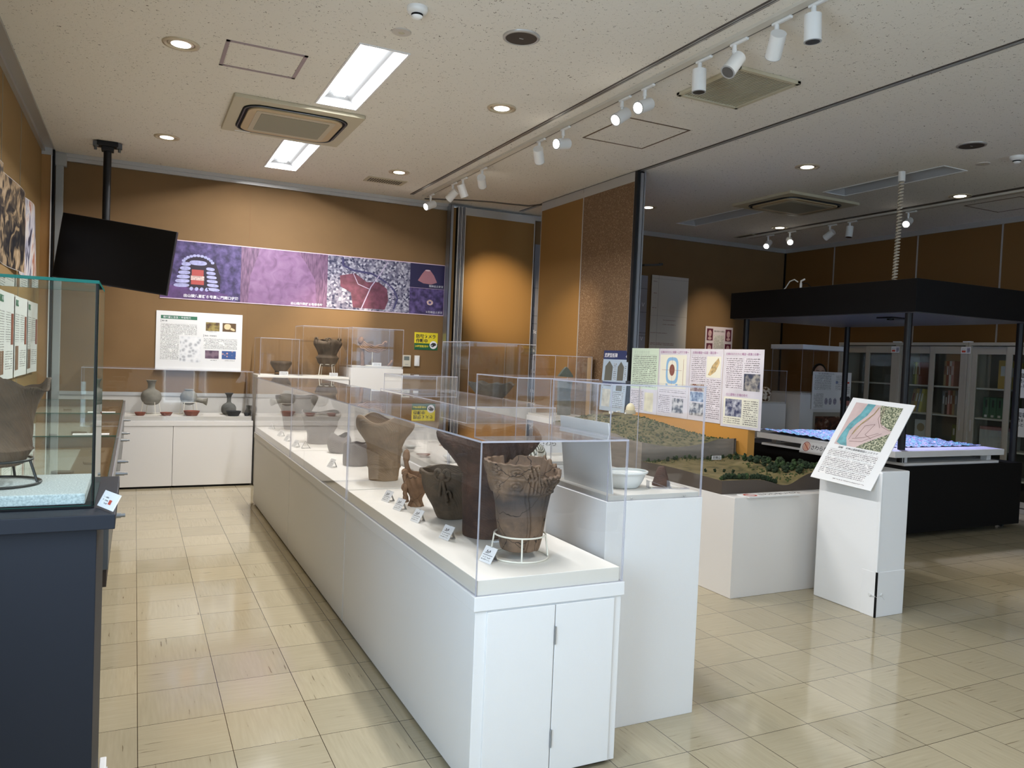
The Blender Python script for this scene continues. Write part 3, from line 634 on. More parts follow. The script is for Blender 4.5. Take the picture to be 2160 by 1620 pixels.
# steel table cases behind it
for k, (y0, lb) in enumerate(((3.30, 'nearest, just behind the navy showcase'), (4.82, 'middle of the three'), (6.34, 'farthest, close to the back wall'))):
    t = thing('table_showcase', 'glass topped steel table case with potsherds, '+lb, 'table case', (-.42, y0, 0), 0, 'row of table cases on the left wall'); L = 1.50
    MB().box(-.36, .345, .004, L, .53, .80).build('case_body', DSTEEL, t, .003)
    MB().box(-.36, .352, 0, L, .80, .815).box(.335, .352, 0, L, .815, .875).box(-.36, -.345, 0, L, .815, .875).box(-.345, .335, 0, .015, .815, .875).box(-.345, .335, L-.015, L, .815, .875).build('top_frame', STEEL, t, .002)
    MB().box(-.345, .335, .015, L-.015, .815, .822).build('display_bed', mat('brown_display_cloth', (.27, .19, .12), .85), t)
    pane('glass_top', -.345, .335, .012, L-.012, .876, .882, t, GLS, GLSE)
    MB().box(.20, .34, .02, L-.02, .46, .53).build('slatted_skirt', ramp_mat('dark_slats', 'wave', 14, [(.3, (.03, .018, .012)), (.7, (.16, .09, .06))], .6, detail=0, stretch=(0, 0, 6)), t)
    MB().box(.155, .195, -.002, .004, .545, .62).box(.155, .195, -.002, .004, .70, .78).build('latch_plate', mat('latch_cream', (.6, .58, .5), .4), t)
    MB().box(-.30, -.12, .12, L-.12, 0, .53).build('pedestal_leg', BLACK, t)
    for yy in (.05, 1.12): MB().cyl((.345, yy, .73), (.385, yy, .73), .011, n=14).cyl((.385, yy, .73), (.40, yy, .73), .008, n=14).build('side_knob', STEEL, t)
    s = MB().box(.12, .30, .03, .10, .8835, .886); s.build('case_label', WHT, t); lettering('さわらないでね', .024, .16, .055, .8865, BLK, t, flat=True)
# outlet on the floor
g = thing('floor_socket', 'small white socket box on the floor at the right foot of the navy showcase', 'socket', (-.066, 2.69, 0)); MB().box(-.008, .012, 0, .10, 0, .05).build('socket_box', WHT, g, .003); MB().box(.012, .016, .02, .06, .01, .035).build('socket_plug', mat('plug_grey', (.5, .5, .52), .5), g)

# ------------------------------------------------------------------ pots
def interp(prof, m):
    """smooth resampling of (r, z) outline"""
    n = len(prof); out = []
    for i in range(m+1):
        s = i/m*(n-1); k = min(int(s), n-2); u = s-k
        P = [prof[max(k-1, 0)], prof[k], prof[k+1], prof[min(k+2, n-1)]]
        out.append(tuple(.5*((2*P[1][c]) + (-P[0][c]+P[2][c])*u + (2*P[0][c]-5*P[1][c]+4*P[2][c]-P[3][c])*u*u + (-P[0][c]+3*P[1][c]-3*P[2][c]+P[3][c])*u**3) for c in (0, 1)))
    return out
def pot(parent, name, prof, m, n=72, rows=36, th=.007, rim=None, rz=.6, relief=None, sq=None, c=(0, 0, 0)):
    pr = interp(prof, rows); z0, z1 = pr[0][1], pr[-1][1]
    def P(i, k, inner):
        r, z = pr[i]; a = 2*PI*k/n; w = max(0, ((z-z0)/(z1-z0)-rz)/(1-rz))
        if rim: z = z + rim(a)*w*w*(3-2*w)
        if inner: r = max(r-th, .001); z = max(z, z0+th)
        elif relief: r += relief(a, (pr[i][1]-z0)/(z1-z0))
        kx = ky = 1
        if sq: kx, ky = sq
        return (c[0]+kx*r*math.cos(a), c[1]+ky*r*math.sin(a), c[2]+z)
    mb = MB(); vs = [P(i, k, False) for i in range(rows+1) for k in range(n)] + [P(i, k, True) for i in range(rows, -1, -1) for k in range(n)]
    R = 2*(rows+1); mb.add(vs, [(i*n+k, i*n+(k+1) % n, (i+1)*n+(k+1) % n, (i+1)*n+k) for i in range(R-1) for k in range(n)], True)
    mb.add(vs[:n], [tuple(range(n))[::-1]]); mb.add(vs[-n:], [tuple(range(n))])
    return mb.build(name, m, parent)
def wire_stand(parent, r1, z1, r2, m, rad=.0035, n=3, ph=.5, z0=0):
    MB().ring((0, 0, z1), r1, rad).build('top_ring', m, parent)
    MB().ring((0, 0, z0+rad), r2, rad).build('bottom_ring', m, parent)
    for i in range(n):
        a = ph+2*PI*i/n; MB().tube([(r1*math.cos(a), r1*math.sin(a), z1), (r2*math.cos(a), r2*math.sin(a), z0+rad)], rad, 8).build('leg', m, parent)
IVORY = mat('ivory_wire', (.78, .74, .62), .35)
BLKW = mat('black_wire', (.01, .01, .01), .35)
PZ = .6955
# front pot with incised band
def rel1(a, v):
    o = .0012*math.sin(a*7+v*9)
    if v > .66:
        band = (v-.66)/.34; o += .004
        if band < .06 or .47 < band < .54 or band > .94: o += .0035
        else:
            cw = PI/5; la = (a % cw)/cw; k = int(a/cw) % 3; lb = (band-.06)/.41 if band < .47 else (band-.54)/.40
            dx, dy = (la-.5)*1.3, (lb-.5); r = math.hypot(dx, dy); q = math.atan2(dy, dx)
            if k != 1 and r < .46: o += .0055 if math.sin(r*26-q) > 0 else -.004
            elif k == 1: o += .0055 if math.sin(la*34+(lb*8 if band > .5 else 0)) > 0 else -.004
    for k in (0.35, 2.3, 4.5, 5.4): # vertical applied ridges / cracks
        d = abs(((a-k-.12*math.sin(v*6)+PI) % (2*PI))-PI)
        if d < .035: o += .0045
        elif d < .07: o -= .003
    return o
def rim1(a):
    a = a % (2*PI)
    if a < 2.67: a += 2*PI      # 4.24 faces the viewer, 5.81 is the right, 7.38 the back, 8.95 the left
    j = .003*math.sin(a*31)+.002*math.sin(a*57)
    if 4.70 <= a < 5.75: return -.046+j
    if 5.75 <= a < 5.9: return -.030+j
    if 5.9 <= a < 6.75: return -.046+.046*(a-5.9)/.85+2*j
    if 7.55 <= a < 7.98: return -.030*math.sin((a-7.55)/.43*PI*.5)+j
    return .0015*math.sin(a*23)
t = thing('deep_pot', 'brown cracked pot with broken rim and carved spirals, frontmost in the long case', 'pot', (1.258, 2.452, PZ+.028))
pot(t, 'pot_body', [(.055, 0), (.068, .004), (.078, .05), (.088, .11), (.101, .19), (.118, .26), (.129, .295), (.133, .318)], CL_A, 220, 110, .008, rim1, .66, rel1)
t = thing('ring_stand', 'white wire ring stand holding the frontmost cracked pot', 'pot stand', (1.258, 2.452, PZ)); wire_stand(t, .0925, .083, .104, IVORY, .0032, 4, -1.95)
# tall flared vessel
def rel2(a, v):
    o = .002*math.sin(a*3+v*5)
    if .40 < v < .58: o += .003*(1 if math.sin(v*170) > 0 else 0)
    if v > .6:
        for k in (0.2, 1.8, 3.3, 4.3, 5.2):
            d = abs(((a-k-.35*(v-.8)+PI) % (2*PI))-PI)
            if d < .07: o += .010
        if v > .80: o += .005*(1 if math.sin(a*44+v*60) > .3 else 0)
        o += .008*math.sin(a*4+v*16)*(v-.6)
    return o
t = thing('flared_vessel', 'tallest dark brown vessel with a wide flaring mouth behind the frontmost pot', 'pot', (1.275, 2.79, PZ))
pot(t, 'vessel_body', [(.082, 0), (.09, .006), (.093, .06), (.099, .15), (.102, .215), (.10, .245), (.112, .27), (.15, .315), (.185, .36), (.20, .40), (.195, .425)], CL_B, 140, 80, .01, lambda a: .018*math.sin(3*a+1)-.004, .8, rel2)
for k in (4.1, 5.6, 1.2, 2.6):
    MB().ball((.192*math.cos(k), .192*math.sin(k), .40), .022, 12, 1.1).tube([(.195*math.cos(k)+.016*math.cos(q)*math.sin(k), .195*math.sin(k)-.016*math.cos(q)*math.cos(k), .40+.016*math.sin(q)) for q in [i*.4 for i in range(16)]], .006, 6).build('rim_knob', CL_B, t)
# bowl with rope bow
t = thing('rope_pot', 'olive brown tapering pot with a raised rope bow, left of the tallest vessel', 'pot', (1.262, 3.13, PZ))
pot(t, 'pot_body', [(.05, 0), (.062, .006), (.085, .05), (.112, .10), (.132, .15), (.139, .19), (.141, .213)], CL_C, 110, 60, .009, lambda a: .004*math.sin(5*a), .8, lambda a, v: .0015*math.sin(a*5+v*11)+(.004 if v > .9 else 0), (1.0, .95))
bow = MB()
def onp(a, z, r=.145): rr = .145-.25*max(0, .17-z); return (rr*math.cos(a), .95*rr*math.sin(a), z)
ba = -2.25
bow.ball(onp(ba, .20), .017, 12); bow.tube([onp(ba+.02*i, .20-.013*i+.0) for i in range(9)], .0075, 8).tube([onp(ba-.015*i, .20-.012*i) for i in range(8)], .0075, 8)
bow.tube([onp(ba+.13+.10*math.cos(q), .207+.022*math.sin(q)) for q in [i*.4 for i in range(17)]], .007, 8).tube([onp(ba-.13+.10*math.cos(q), .207+.022*math.sin(q)) for q in [i*.4 for i in range(17)]], .007, 8)
bow.tube([onp(ba+.2+.09*math.cos(q), .11+.03*math.sin(q), .14) for q in [i*.4 for i in range(13)]], .005, 8)
bow.build('rope_bow', CL_C, t)
MB().tube([(.141*math.cos(2*PI*i/48), .134*math.sin(2*PI*i/48), .205+.004*math.sin(10*PI*i/24)) for i in range(48)], .007, 8, True).build('rim_rope', CL_C, t)
# little pot with a tall ornament
t = thing('ornament_pot', 'small orange brown footed pot with a tall jagged ornament on its left side', 'pot', (1.20, 3.42, PZ))
pot(t, 'pot_body', [(.036, 0), (.034, .008), (.026, .028), (.03, .045), (.044, .075), (.05, .11), (.052, .155)], CL_D, 72, 44, .007, lambda a: .05*math.exp(-((((a-2.6+PI) % (2*PI))-PI)/.5)**2) - .02*math.exp(-((((a-5+PI) % (2*PI))-PI)/.8)**2), .5, lambda a, v: .003*math.sin(a*9+v*14))
orn = MB().tube([(-.045, .0, .02), (-.056, -.0, .06), (-.05, 0, .10), (-.062, 0, .14), (-.05, 0, .18), (-.058, 0, .215)], .011, 10).ball((-.055, 0, .235), .022, 12, 1.5, .06, .8, .6).ball((-.06, 0, .16), .018, 10, 1, .1).ball((-.058, 0, .09), .017, 10, 1.2, .1).ball((-.052, 0, .04), .014, 10, 1.3, .1)
orn.build('side_ornament', CL_D, t)
# cylinder pot with flaring top
t = thing('cylinder_pot', 'buff brown wide mouthed pot in the middle of the long case', 'pot', (1.272, 4.19, PZ))
pot(t, 'pot_body', [(.078, 0), (.084, .006), (.084, .05), (.092, .09), (.094, .14), (.096, .18), (.12, .23), (.155, .285), (.165, .325), (.158, .345)], CL_E, 96, 60, .01, lambda a: .02*math.sin(4*a+.8), .8, lambda a, v: .002*math.sin(a*6+v*20)+(.004 if .2 < v < .24 or .44 < v < .5 else 0))
t = thing('grey_cylinder_pot', 'plain grey straight sided pot left of the buff wide mouthed pot', 'pot', (1.262, 4.76, PZ))
pot(t, 'pot_body', [(.074, 0), (.079, .005), (.081, .04), (.08, .09), (.078, .128), (.076, .138)], CL_G, 72, 30, .008, lambda a: .003*math.sin(6*a), .7, lambda a, v: .001*math.sin(a*12))
t = thing('round_grey_pot', 'rounded reddish grey pot with a broken lip behind the plain grey straight sided pot', 'pot', (1.30, 5.36, PZ))
pot(t, 'pot_body', [(.055, 0), (.07, .01), (.082, .05), (.08, .09), (.066, .115), (.06, .125)], CL_G, 72, 30, .008, lambda a: .016*math.sin(2*a+1), .6)
t = thing('wide_grey_pot', 'wide shouldered grey pot in the far half of the long case', 'pot', (1.29, 5.93, PZ))
pot(t, 'pot_body', [(.092, 0), (.098, .006), (.10, .07), (.108, .10), (.125, .13), (.13, .17), (.15, .22), (.145, .24)], CL_G, 72, 34, .009, lambda a: .012*math.sin(3*a), .7)
t = thing('far_flared_pot', 'large grey brown pot with a flaring mouth at the far end of the long case', 'pot', (1.30, 6.98, PZ))
pot(t, 'pot_body', [(.095, 0), (.104, .008), (.115, .08), (.13, .16), (.16, .22), (.18, .27), (.185, .30)], CL_G, 72, 36, .01, lambda a: .008*math.sin(4*a), .8)
t = thing('small_wire_easel', 'tiny wire easel on the platform at the far part of the long case', 'easel', (1.12, 5.62, PZ)); MB().tube([(-.03, 0, .002), (0, .02, .05), (.03, 0, .002)], .002, 6).tube([(-.03, -.02, .002), (-.03, 0, .002), (.03, 0, .002), (.03, -.02, .002)], .002, 6).build('easel_wire', BLKW, t)
# caption cards
card0 = None
CARDS = [(1.103, 2.41, .046, 'frontmost, before the white ring stand'), (1.086, 2.763, .046, 'next behind the frontmost one'), (1.078, 3.089, .044, 'before the pot with the rope bow'), (1.081, 3.346, .044, 'before the small footed pot'), (1.088, 3.553, .044, 'just before the first platform joint'),
         (1.076, 4.68, .044, 'alone before the plain grey pots'), (1.045, 5.70, .042, 'nearest of four at its far end'), (1.055, 6.09, .042, 'second of four at its far end'), (1.06, 6.43, .042, 'third of four at its far end'), (1.075, 7.0, .042, 'farthest of all')]
for x, y, h, lb in CARDS:
    lb = 'white caption card in the long case, '+lb
    if card0 is None:
        card0 = thing('caption_card', lb, 'caption card', (x, y, PZ), math.radians(-78), 'caption cards along the long case')
        ca, sa = math.cos(.6), math.sin(.6)
        c = Matrix.Rotation(-.55, 4, 'X')
        b = MB().box(-.033, .033, -.001, .001, 0, .058); b.v = [tuple(c @ Vector(v)) for v in b.v]; b.build('card_face', WHT, card0)
        b = MB().rect(-.027, .026, .027, .0275, -.0014).rect(-.02, .0335, .0, .0355, -.0014).rect(-.014, .037, -.010, .045, -.0014).rect(-.007, .037, -.002, .041, -.0014).rect(.001, .037, .006, .045, -.0014); b.v = [tuple(c @ Vector(v)) for v in b.v]; b.build('card_rule', BLK, card0)
        b = MB().rect(-.026, .008, .022, .022, -.0014); b.v = [tuple(c @ Vector(v)) for v in b.v]; b.build('card_print', TXTC, card0)
        MB().quad((-.008, .028, .05), (.008, .028, .05), (.01, .05, .0), (-.01, .05, .0)).box(-.01, .01, .03, .05, 0, .002).build('card_prop', mat('card_prop_grey', (.3, .3, .3), .5), card0)
    else: dup(card0, (x, y, PZ), math.radians(-78), lb)
t = thing('white_tab', 'tiny white tab at the foot of the tallest vessel', 'tab', (1.262, 2.665, PZ)); MB().box(-.016, .016, -.004, .004, 0, .004).build('tab', WHT, t)

# contents of the second row cabinet
for x, y, r, h, m, lb in ((1.85, 4.35, .045, .018, GLAZE, 'nearest of the pale dishes in the cabinet behind the long island'), (1.93, 4.75, .085, .04, GLAZE, 'widest white bowl in the cabinet behind the long island'), (1.80, 5.02, .05, .02, REDC, 'small reddish dish in the cabinet behind the long island'), (1.87, 5.5, .045, .018, GLAZE, 'pale dish at the far left of the cabinet behind the long island'), (2.12, 5.2, .05, .02, CL_D, 'small tan dish at the far right of the cabinet behind the long island')):
    t = thing('small_dish', lb, 'dish', (x, y, .701), 0, 'small dishes in the cabinet behind the island'); pot(t, 'dish_body', [(r*.45, 0), (r*.5, .003), (r*.8, h*.5), (r, h)], m, 40, 12, .004)
t = thing('tan_shell_sherd', 'curved tan sherd on the white cloth of the cabinet behind the long island', 'sherd', (2.2, 5.62, .701)); MB().grid(lambda u, v: ((u-.5)*.1, (v-.5)*.06, .03*math.sin(PI*u)*math.sin(PI*(.2+.6*v))), 10, 6).build('sherd', CL_D, t)
# striped ceramics in the second pedestal
for k, (x, y, r, lb) in enumerate(((1.86, 3.48, .055, 'white and green striped ceramic arch in front, in the second tall pedestal case'), (1.93, 3.62, .05, 'white striped ceramic arch leaning behind the front one'))):
    t = thing('ceramic_arch', lb, 'ceramic', (x, y, .901), .4+k*.5, 'striped ceramic arches')
    a = MB()
    def arch(u, v, r=r): q = PI*u; w = 2*PI*v; rr = .016*(1+.15*math.cos(3*w)); return ((r+rr*math.cos(w))*math.cos(q), rr*1.6*math.sin(w), (r+rr*math.cos(w))*math.sin(q))
    a.grid(arch, 20, 16).build('arch_body', ramp_mat('striped_glaze', 'wave', 20, [(.45, (.1, .1, .07)), (.55, (.72, .72, .64))], .12, dist=1.5), t)
t = thing('blue_white_sherd', 'white sherd with faint green painting lying in the second tall pedestal case', 'sherd', (1.80, 3.70, .901), .2)
MB().grid(lambda u, v: ((u-.5)*.16, (v-.5)*.10, .012+.028*math.sin(PI*u)), 12, 8).build('sherd_body', ramp_mat('blue_white', 'noise', 22, [(.42, (.12, .2, .18)), (.5, (.6, .65, .62))], .15), t)
t = thing('no_touch_card', 'flat white card with a red ring mark inside the second tall pedestal case', 'sign', (1.99, 3.62, .905), 0); c = MB().box(-.11, .11, -.004, .0, 0, .11); c.build('card', WHT, t)
MB().add([( -.075+.018*s*math.cos(a), -.0045, .055+.018*s*math.sin(a)) for s in (1, .75) for a in [2*PI*i/24 for i in range(24)]], [(i, (i+1) % 24, 24+(i+1) % 24, 24+i) for i in range(24)]).build('ring_mark', RED, t)
lettering('さわら', .035, -.04, .04, -.0046, BLK, t)
# first tall pedestal contents
t = thing('leaning_text_board', 'plain white back of a text board standing in the first tall pedestal case', 'board', (1.655, 2.655, .901), math.radians(90))
b = MB().box(-.195, .175, -.002, .003, 0, .275); M_ = Matrix.Rotation(math.radians(-7), 4, 'X'); b.v = [tuple(M_ @ Vector(v)) for v in b.v]; b.build('board_sheet', WHT, t)
t = thing('oval_bowl', 'white oval bowl in the first tall pedestal case', 'bowl', (1.80, 2.60, .901)); pot(t, 'bowl_body', [(.055, 0), (.062, .004), (.076, .025), (.088, .052), (.098, .060), (.098, .066), (.094, .068)], GLAZE, 64, 30, .006, sq=(1.05, .8))
t = thing('stone_cone', 'dark brown stone cone in the first tall pedestal case', 'artefact', (1.985, 2.60, .901)); MB().lathe([(.037, 0), (.037, .012), (.034, .015), (.024, .05), (.016, .074), (.008, .08), (.002, .081)], n=28).build('cone_body', CL_B, t)
for k, (x, y, lb) in enumerate(((1.925, 2.545, 'clear sloped plate holder beside the white oval bowl'), (2.01, 2.52, 'clear sloped plate holder before the dark stone cone'))):
    t = thing('clear_plate_holder', lb, 'plate holder', (x, y, .901), -.3, 'clear plate holders'); pane('sloped_plate', -.03, .045, -.018, .018, .0, .002, t); b = MB().quad((-.04, -.02, .03), (.04, -.02, .004), (.04, .02, .004), (-.04, .02, .03)).quad((-.04, -.02, .03), (-.04, .02, .03), (-.04, .02, 0), (-.04, -.02, 0)); b.build('holder_body', edge_mat('clear_holder', (.25, .27, .3), .55), t)

# stoneware on the back left cabinet
BZ = .7005
def jar(x, lb, prof, m, z=BZ, y=8.45, **k):
    t = thing('stoneware_jar', lb, 'jar', (x, y, z), 0); pot(t, 'jar_body', prof, m, 56, 40, .006, **k); return t
jar(.155, 'grey long necked stoneware jar on a white wire stand, left of the three jars', [(.02, 0), (.06, .012), (.088, .05), (.094, .09), (.078, .135), (.04, .16), (.032, .185), (.036, .22), (.05, .25)], SUE, BZ+.09)
t = thing('ring_stand', 'white wire stand under the long necked grey jar at the back left', 'pot stand', (.155, 8.45, BZ)); wire_stand(t, .077, .125, .10, IVORY, .0028, 4, .4)
t = thing('side_spout_flask', 'round grey stoneware flask with its spout lying to the right on a wire stand', 'flask', (.50, 8.45, BZ+.09))
MB().ball((0, 0, .082), .083, 28, .95).lathe([(.045, .158), (.043, .167), (.02, .168)], n=24).build('flask_body', SUE, t)
MB().cyl((.07, -.02, .062), (.135, -.035, .048), .024, .023, 20).cyl((.135, -.035, .048), (.17, -.043, .044), .023, .040, 20).build('flask_spout', SUE, t)
t = thing('ring_stand', 'white wire stand under the round grey flask', 'pot stand', (.50, 8.45, BZ)); wire_stand(t, .077, .125, .10, IVORY, .0028, 4, 1.0)
jar(.885, 'dark grey vase with a narrow neck standing right of the grey flask', [(.045, 0), (.05, .006), (.07, .03), (.072, .075), (.055, .105), (.025, .125), (.02, .15), (.024, .19), (.045, .225)], SUED)
jar(1.07, 'little dark cup at the right end of the back left cabinet', [(.022, 0), (.03, .01), (.03, .04), (.02, .06), (.016, .08), (.02, .10)], SUED, y=8.40)
for x, r, m, lb in ((.058, .052, REDC, 'red shallow dish at the left end of the back cabinet'), (.29, .058, REDC, 'red shallow dish between the grey jar and the round flask'), (.52, .077, REDC, 'larger red bowl in front of the round grey flask'), (.915, .075, BLKC, 'black bowl in front of the narrow necked dark vase'), (1.045, .03, BLKC, 'small dark bowl at the right end of the back cabinet')):
    h = .05 if r > .06 else .033
    t = thing('shallow_bowl', lb, 'bowl', (x, 8.29, BZ), 0, 'bowls on the back left cabinet'); pot(t, 'bowl_body', [(r*.6, 0), (r*.68, .003), (r*.85, h*.5), (r, h)], m, 48, 14, .005)
# pots on the back wall stand
t = thing('small_shallow_bowl', 'small dark grey bowl on a low stand under the lower acrylic cover', 'bowl', (1.385, 8.38, 1.16)); pot(t, 'bowl_body', [(.05, 0), (.06, .01), (.09, .05), (.108, .085), (.108, .105), (.10, .115)], CL_C, 64, 24, .007)
t = thing('low_stand', 'low dark stand under the small dark grey bowl', 'pot stand', (1.385, 8.38, 1.131)); wire_stand(t, .062, .03, .062, BLKW, .003, 3)
t = thing('ornate_pot', 'brown pot with curling rim ornaments on an ivory wire stand at the back wall', 'pot', (1.87, 8.38, 1.231))
pot(t, 'pot_body', [(.05, 0), (.075, .012), (.105, .05), (.118, .095), (.112, .11), (.10, .13), (.12, .18), (.15, .235), (.152, .265), (.14, .285)], CL_C, 96, 60, .009, lambda a: .012*math.sin(4*a+.5), .75, lambda a, v: .003*math.sin(a*8)+(.006 if .3 < v < .36 else 0))
for k in range(6):
    a = k*PI/3+.4; cx, cy = .142*math.cos(a), .142*math.sin(a)
    MB().tube([(cx+.022*math.cos(q)*(-math.sin(a)), cy+.022*math.cos(q)*math.cos(a), .285+.022*math.sin(q)) for q in [i*.45 for i in range(14)]], .009, 8).ball((cx, cy, .255), .022, 10, 1.2).build('rim_curl', CL_C, t)
t = thing('ring_stand', 'ivory wire stand under the ornate rimmed pot at the back wall', 'pot stand', (1.87, 8.38, 1.1315)); wire_stand(t, .085, .125, .105, IVORY, .004, 4, .4)
for x, lb in ((1.385, 'white name card before the small shallow bowl at the back wall'), (1.90, 'white name card before the ornate rimmed pot at the back wall')):
    t = thing('name_card', lb, 'name card', (x, 8.19, 1.131), 0, 'name cards on the back wall stand'); MB().box(-.045, .045, 0, .003, 0, .04).build('card_face', WHT, t); MB().rect(-.035, .008, .035, .034, -.0006).build('card_print', TXTC, t)
t = thing('coiled_rim_sherd', 'large rim sherd of twisted clay coils in the taller back wall pedestal case', 'sherd', (2.36, 8.36, 1.2555))
cs = MB()
for j in range(5): cs.tube([((.13+.006*j)*math.cos(q), -.03+(.06)*math.sin(q), .22-.016*j+.05*abs(math.cos(q))**2+.006*math.sin(q*9+j)) for q in [PI+PI*i/26 for i in range(27)]], .0095, 8)
cs.ball((-.14, -.03, .27), .035, 12, 1.3, .1).ball((-.12, -.03, .21), .03, 12, 1.2, .1).ball((.14, -.03, .26), .02, 10, 1.2, .1); cs.build('coiled_rim', CL_D, t)
MB().tube([(-.12, -.02, .20), (-.115, -.02, .10), (-.11, -.02, .0)], .022, 10).build('sherd_wall', CL_D, t)
MB().tube([(0, 0, 0), (0, 0, .19)], .004, 8).ring((0, 0, .004), .07, .004).build('support_rod', IVORY, t)
t = thing('name_card', 'white name card before the coiled rim sherd', 'name card', (2.36, 8.17, 1.2555)); MB().box(-.05, .05, 0, .003, 0, .04).build('card_face', WHT, t); MB().rect(-.04, .008, .04, .034, -.0006).build('card_print', TXTC, t)
t = thing('pointed_sherd', 'small pointed brown sherd right of the coiled rim sherd name card', 'sherd', (2.52, 8.22, 1.2555)); MB().tube([(-.02, 0, .01), (.0, 0, .03), (.03, 0, .07)], .012, 8).build('sherd', CL_D, t)
# dark broken bowl and stone slab
t = thing('broken_bowl', 'large dark conical bowl with a chipped rim under the acrylic cover by the ochre partition', 'bowl', (3.43, 7.50, .946)); pot(t, 'bowl_body', [(.08, 0), (.11, .012), (.16, .06), (.21, .12), (.255, .185)], SUED, 90, 30, .01, lambda a: .010*math.sin(9*a)+.008*math.sin(4*a+1), .6)
t = thing('pointed_stone_slab', 'tall green grey stone slab with a pointed top by the cork partition', 'stone slab', (3.93, 6.80, .851))
MB().prismy([(-.07, 0), (.07, 0), (.075, .1), (.062, .2), (.078, .34), (.085, .40), (.03, .47), (0, .49), (-.03, .46), (-.08, .40), (-.075, .2)], -.018, .018).build('slab', STONE, t, .004)
t = thing('wooden_scale_board', 'narrow pale wooden board with faint writing standing against the cork partition', 'board', (4.10, 6.62, .851), math.radians(-90)); MB().box(-.04, .04, 0, .012, 0, .6).build('board', mat('pale_pine', (.5, .33, .17), .6), t)
# pot in the navy showcase
t = thing('giant_pot', 'big brown pot with a wavy flaring rim inside the glass of the navy showcase', 'pot', (-.335, 2.52, 1.05))
pot(t, 'pot_body', [(.04, 0), (.06, .006), (.068, .018), (.078, .036), (.082, .05), (.083, .10), (.088, .15), (.108, .205), (.122, .222), (.125, .228)], CL_N, 110, 70, .009, lambda a: .014*math.sin(4*a+.3)+.006*math.sin(8*a), .9, lambda a, v: (.004 if .2 < v < .235 else 0)+.0015*math.sin(a*14+v*30))
t = thing('ring_stand', 'black wire stand under the big brown pot in the navy showcase', 'pot stand', (-.335, 2.52, 1.001)); wire_stand(t, .084, .068, .105, BLKW, .0036, 4, -.3)
# sherds in the table cases
k = 0
for y0 in (3.30, 4.82, 6.34):
    for j in range(9):
        x = random.uniform(-.72, -.14); y = y0+.12+j*.145; r = random.uniform(.025, .06)
        if j % 3 == 2: x = -.16
        t = thing('potsherd', f'flat {["grey", "dark brown", "tan"][k % 3]} potsherd in the {["nearest", "middle", "farthest"][int((y0-3)/1.5)]} table case, {ORD[j]} from its near end', 'sherd', (x, y, .822), random.uniform(0, 3), 'potsherds in the table cases')
        n = 7; MB().prism([(r*random.uniform(.7, 1.1)*math.cos(2*PI*i/n), .8*r*random.uniform(.7, 1.1)*math.sin(2*PI*i/n)) for i in range(n)], 0, .012).build('sherd', (CL_G, CL_B, CL_E)[k % 3], t, .003); k += 1
for y0, lb in ((3.30, 'nearest'), (4.82, 'middle'), (6.34, 'farthest')):
    t = thing('pale_backing_sheet', f'cream sheet under the potsherds of the {lb} table case', 'paper', (-.50, y0+.1, .8222)); MB().box(-.22, .25, 0, 1.3, 0, .001).build('sheet', PLATC, t)
# tilted white sign on the navy showcase ledge
t = thing('tilted_notice', 'small white notice with red and black print propped on the ledge of the navy showcase', 'sign', (-.062, 2.26, .9655), (0, 0, math.radians(-68)))
M_ = Matrix.Rotation(math.radians(-28), 4, 'X')
b = MB().box(-.05, .05, -.003, 0, .004, .048); b.v = [tuple(M_ @ Vector(v)) for v in b.v]; b.build('notice_card', WHT, t)
b = MB().rect(-.035, .012, .0, .038, -.0036); b.v = [tuple(M_ @ Vector(v)) for v in b.v]; b.build('notice_print', TXTC, t)
b = MB().rect(.006, .016, .022, .028, -.0038); b.v = [tuple(M_ @ Vector(v)) for v in b.v]; b.build('red_mark', RED, t)
# ------------------------------------------------------------------ television
t = thing('television', 'black flat television hanging tilted from the ceiling by a black pole', 'television', (-.181, 7.74, 2.182), tuple(math.radians(a) for a in (-2.6, 7.1, -22.9)))
MB().box(-.50, .50, 0, .035, -.289, .289).build('screen_housing', BLACK, t, .004)
MB().rect(-.492, -.278, .492, .283, -.0008).build('screen', SCREEN, t)
MB().box(-.02, .02, -.004, 0, -.294, -.288).build('brand_bar', DSTEEL, t)
MB().box(-.12, .12, .035, .07, -.12, .12).build('rear_bracket', BLACK, t)
t = thing('television_pole', 'black ceiling pole with a bolted flange carrying the television', 'pole mount', (-.262, 7.95, CEIL))
MB().cyl((0, 0, 0), (0, 0, -1.02), .033, n=28).build('pole', BLACK, t)
MB().box(-.085, .085, -.06, .06, -.045, 0).box(-.05, .05, -.045, .045, -.085, -.04).build('flange', BLACK, t, .006)
for x in (-.095, .095): MB().cyl((x, -.03, -.05), (x, -.03, -.085), .012, n=10).box(x-.022, x+.022, -.05, 0, -.055, -.012).build('bolt', DSTEEL, t)
MB().obox((.04, -.075, -1.0), (.03, 0, 0), (0, .045, 0), (0, 0, .06)).build('pole_arm', BLACK, t)

# ------------------------------------------------------------------ boards: local frame x right, z up, facing -y, origin bottom centre
def board(name, label, cat, w, h, loc, rot=0, th=.005, m=None, group=None, edge=None):
    t = thing(name, label, cat, loc, rot, group)
    MB().box(-w/2, w/2, 0, th, 0, h).build('board_sheet', m or WHT, t); return t
def photo(t, x0, z0, x1, z1, m, name='photo', y=-.0008): return MB().rect(x0, z0, x1, z1, y).build(name, m, t)
def prints(t, rects, m=None, name='small_print', y=-.0007):
    for r in rects: o = MB().rect(*r, y).build(name, m or TXT1, t)
    return o
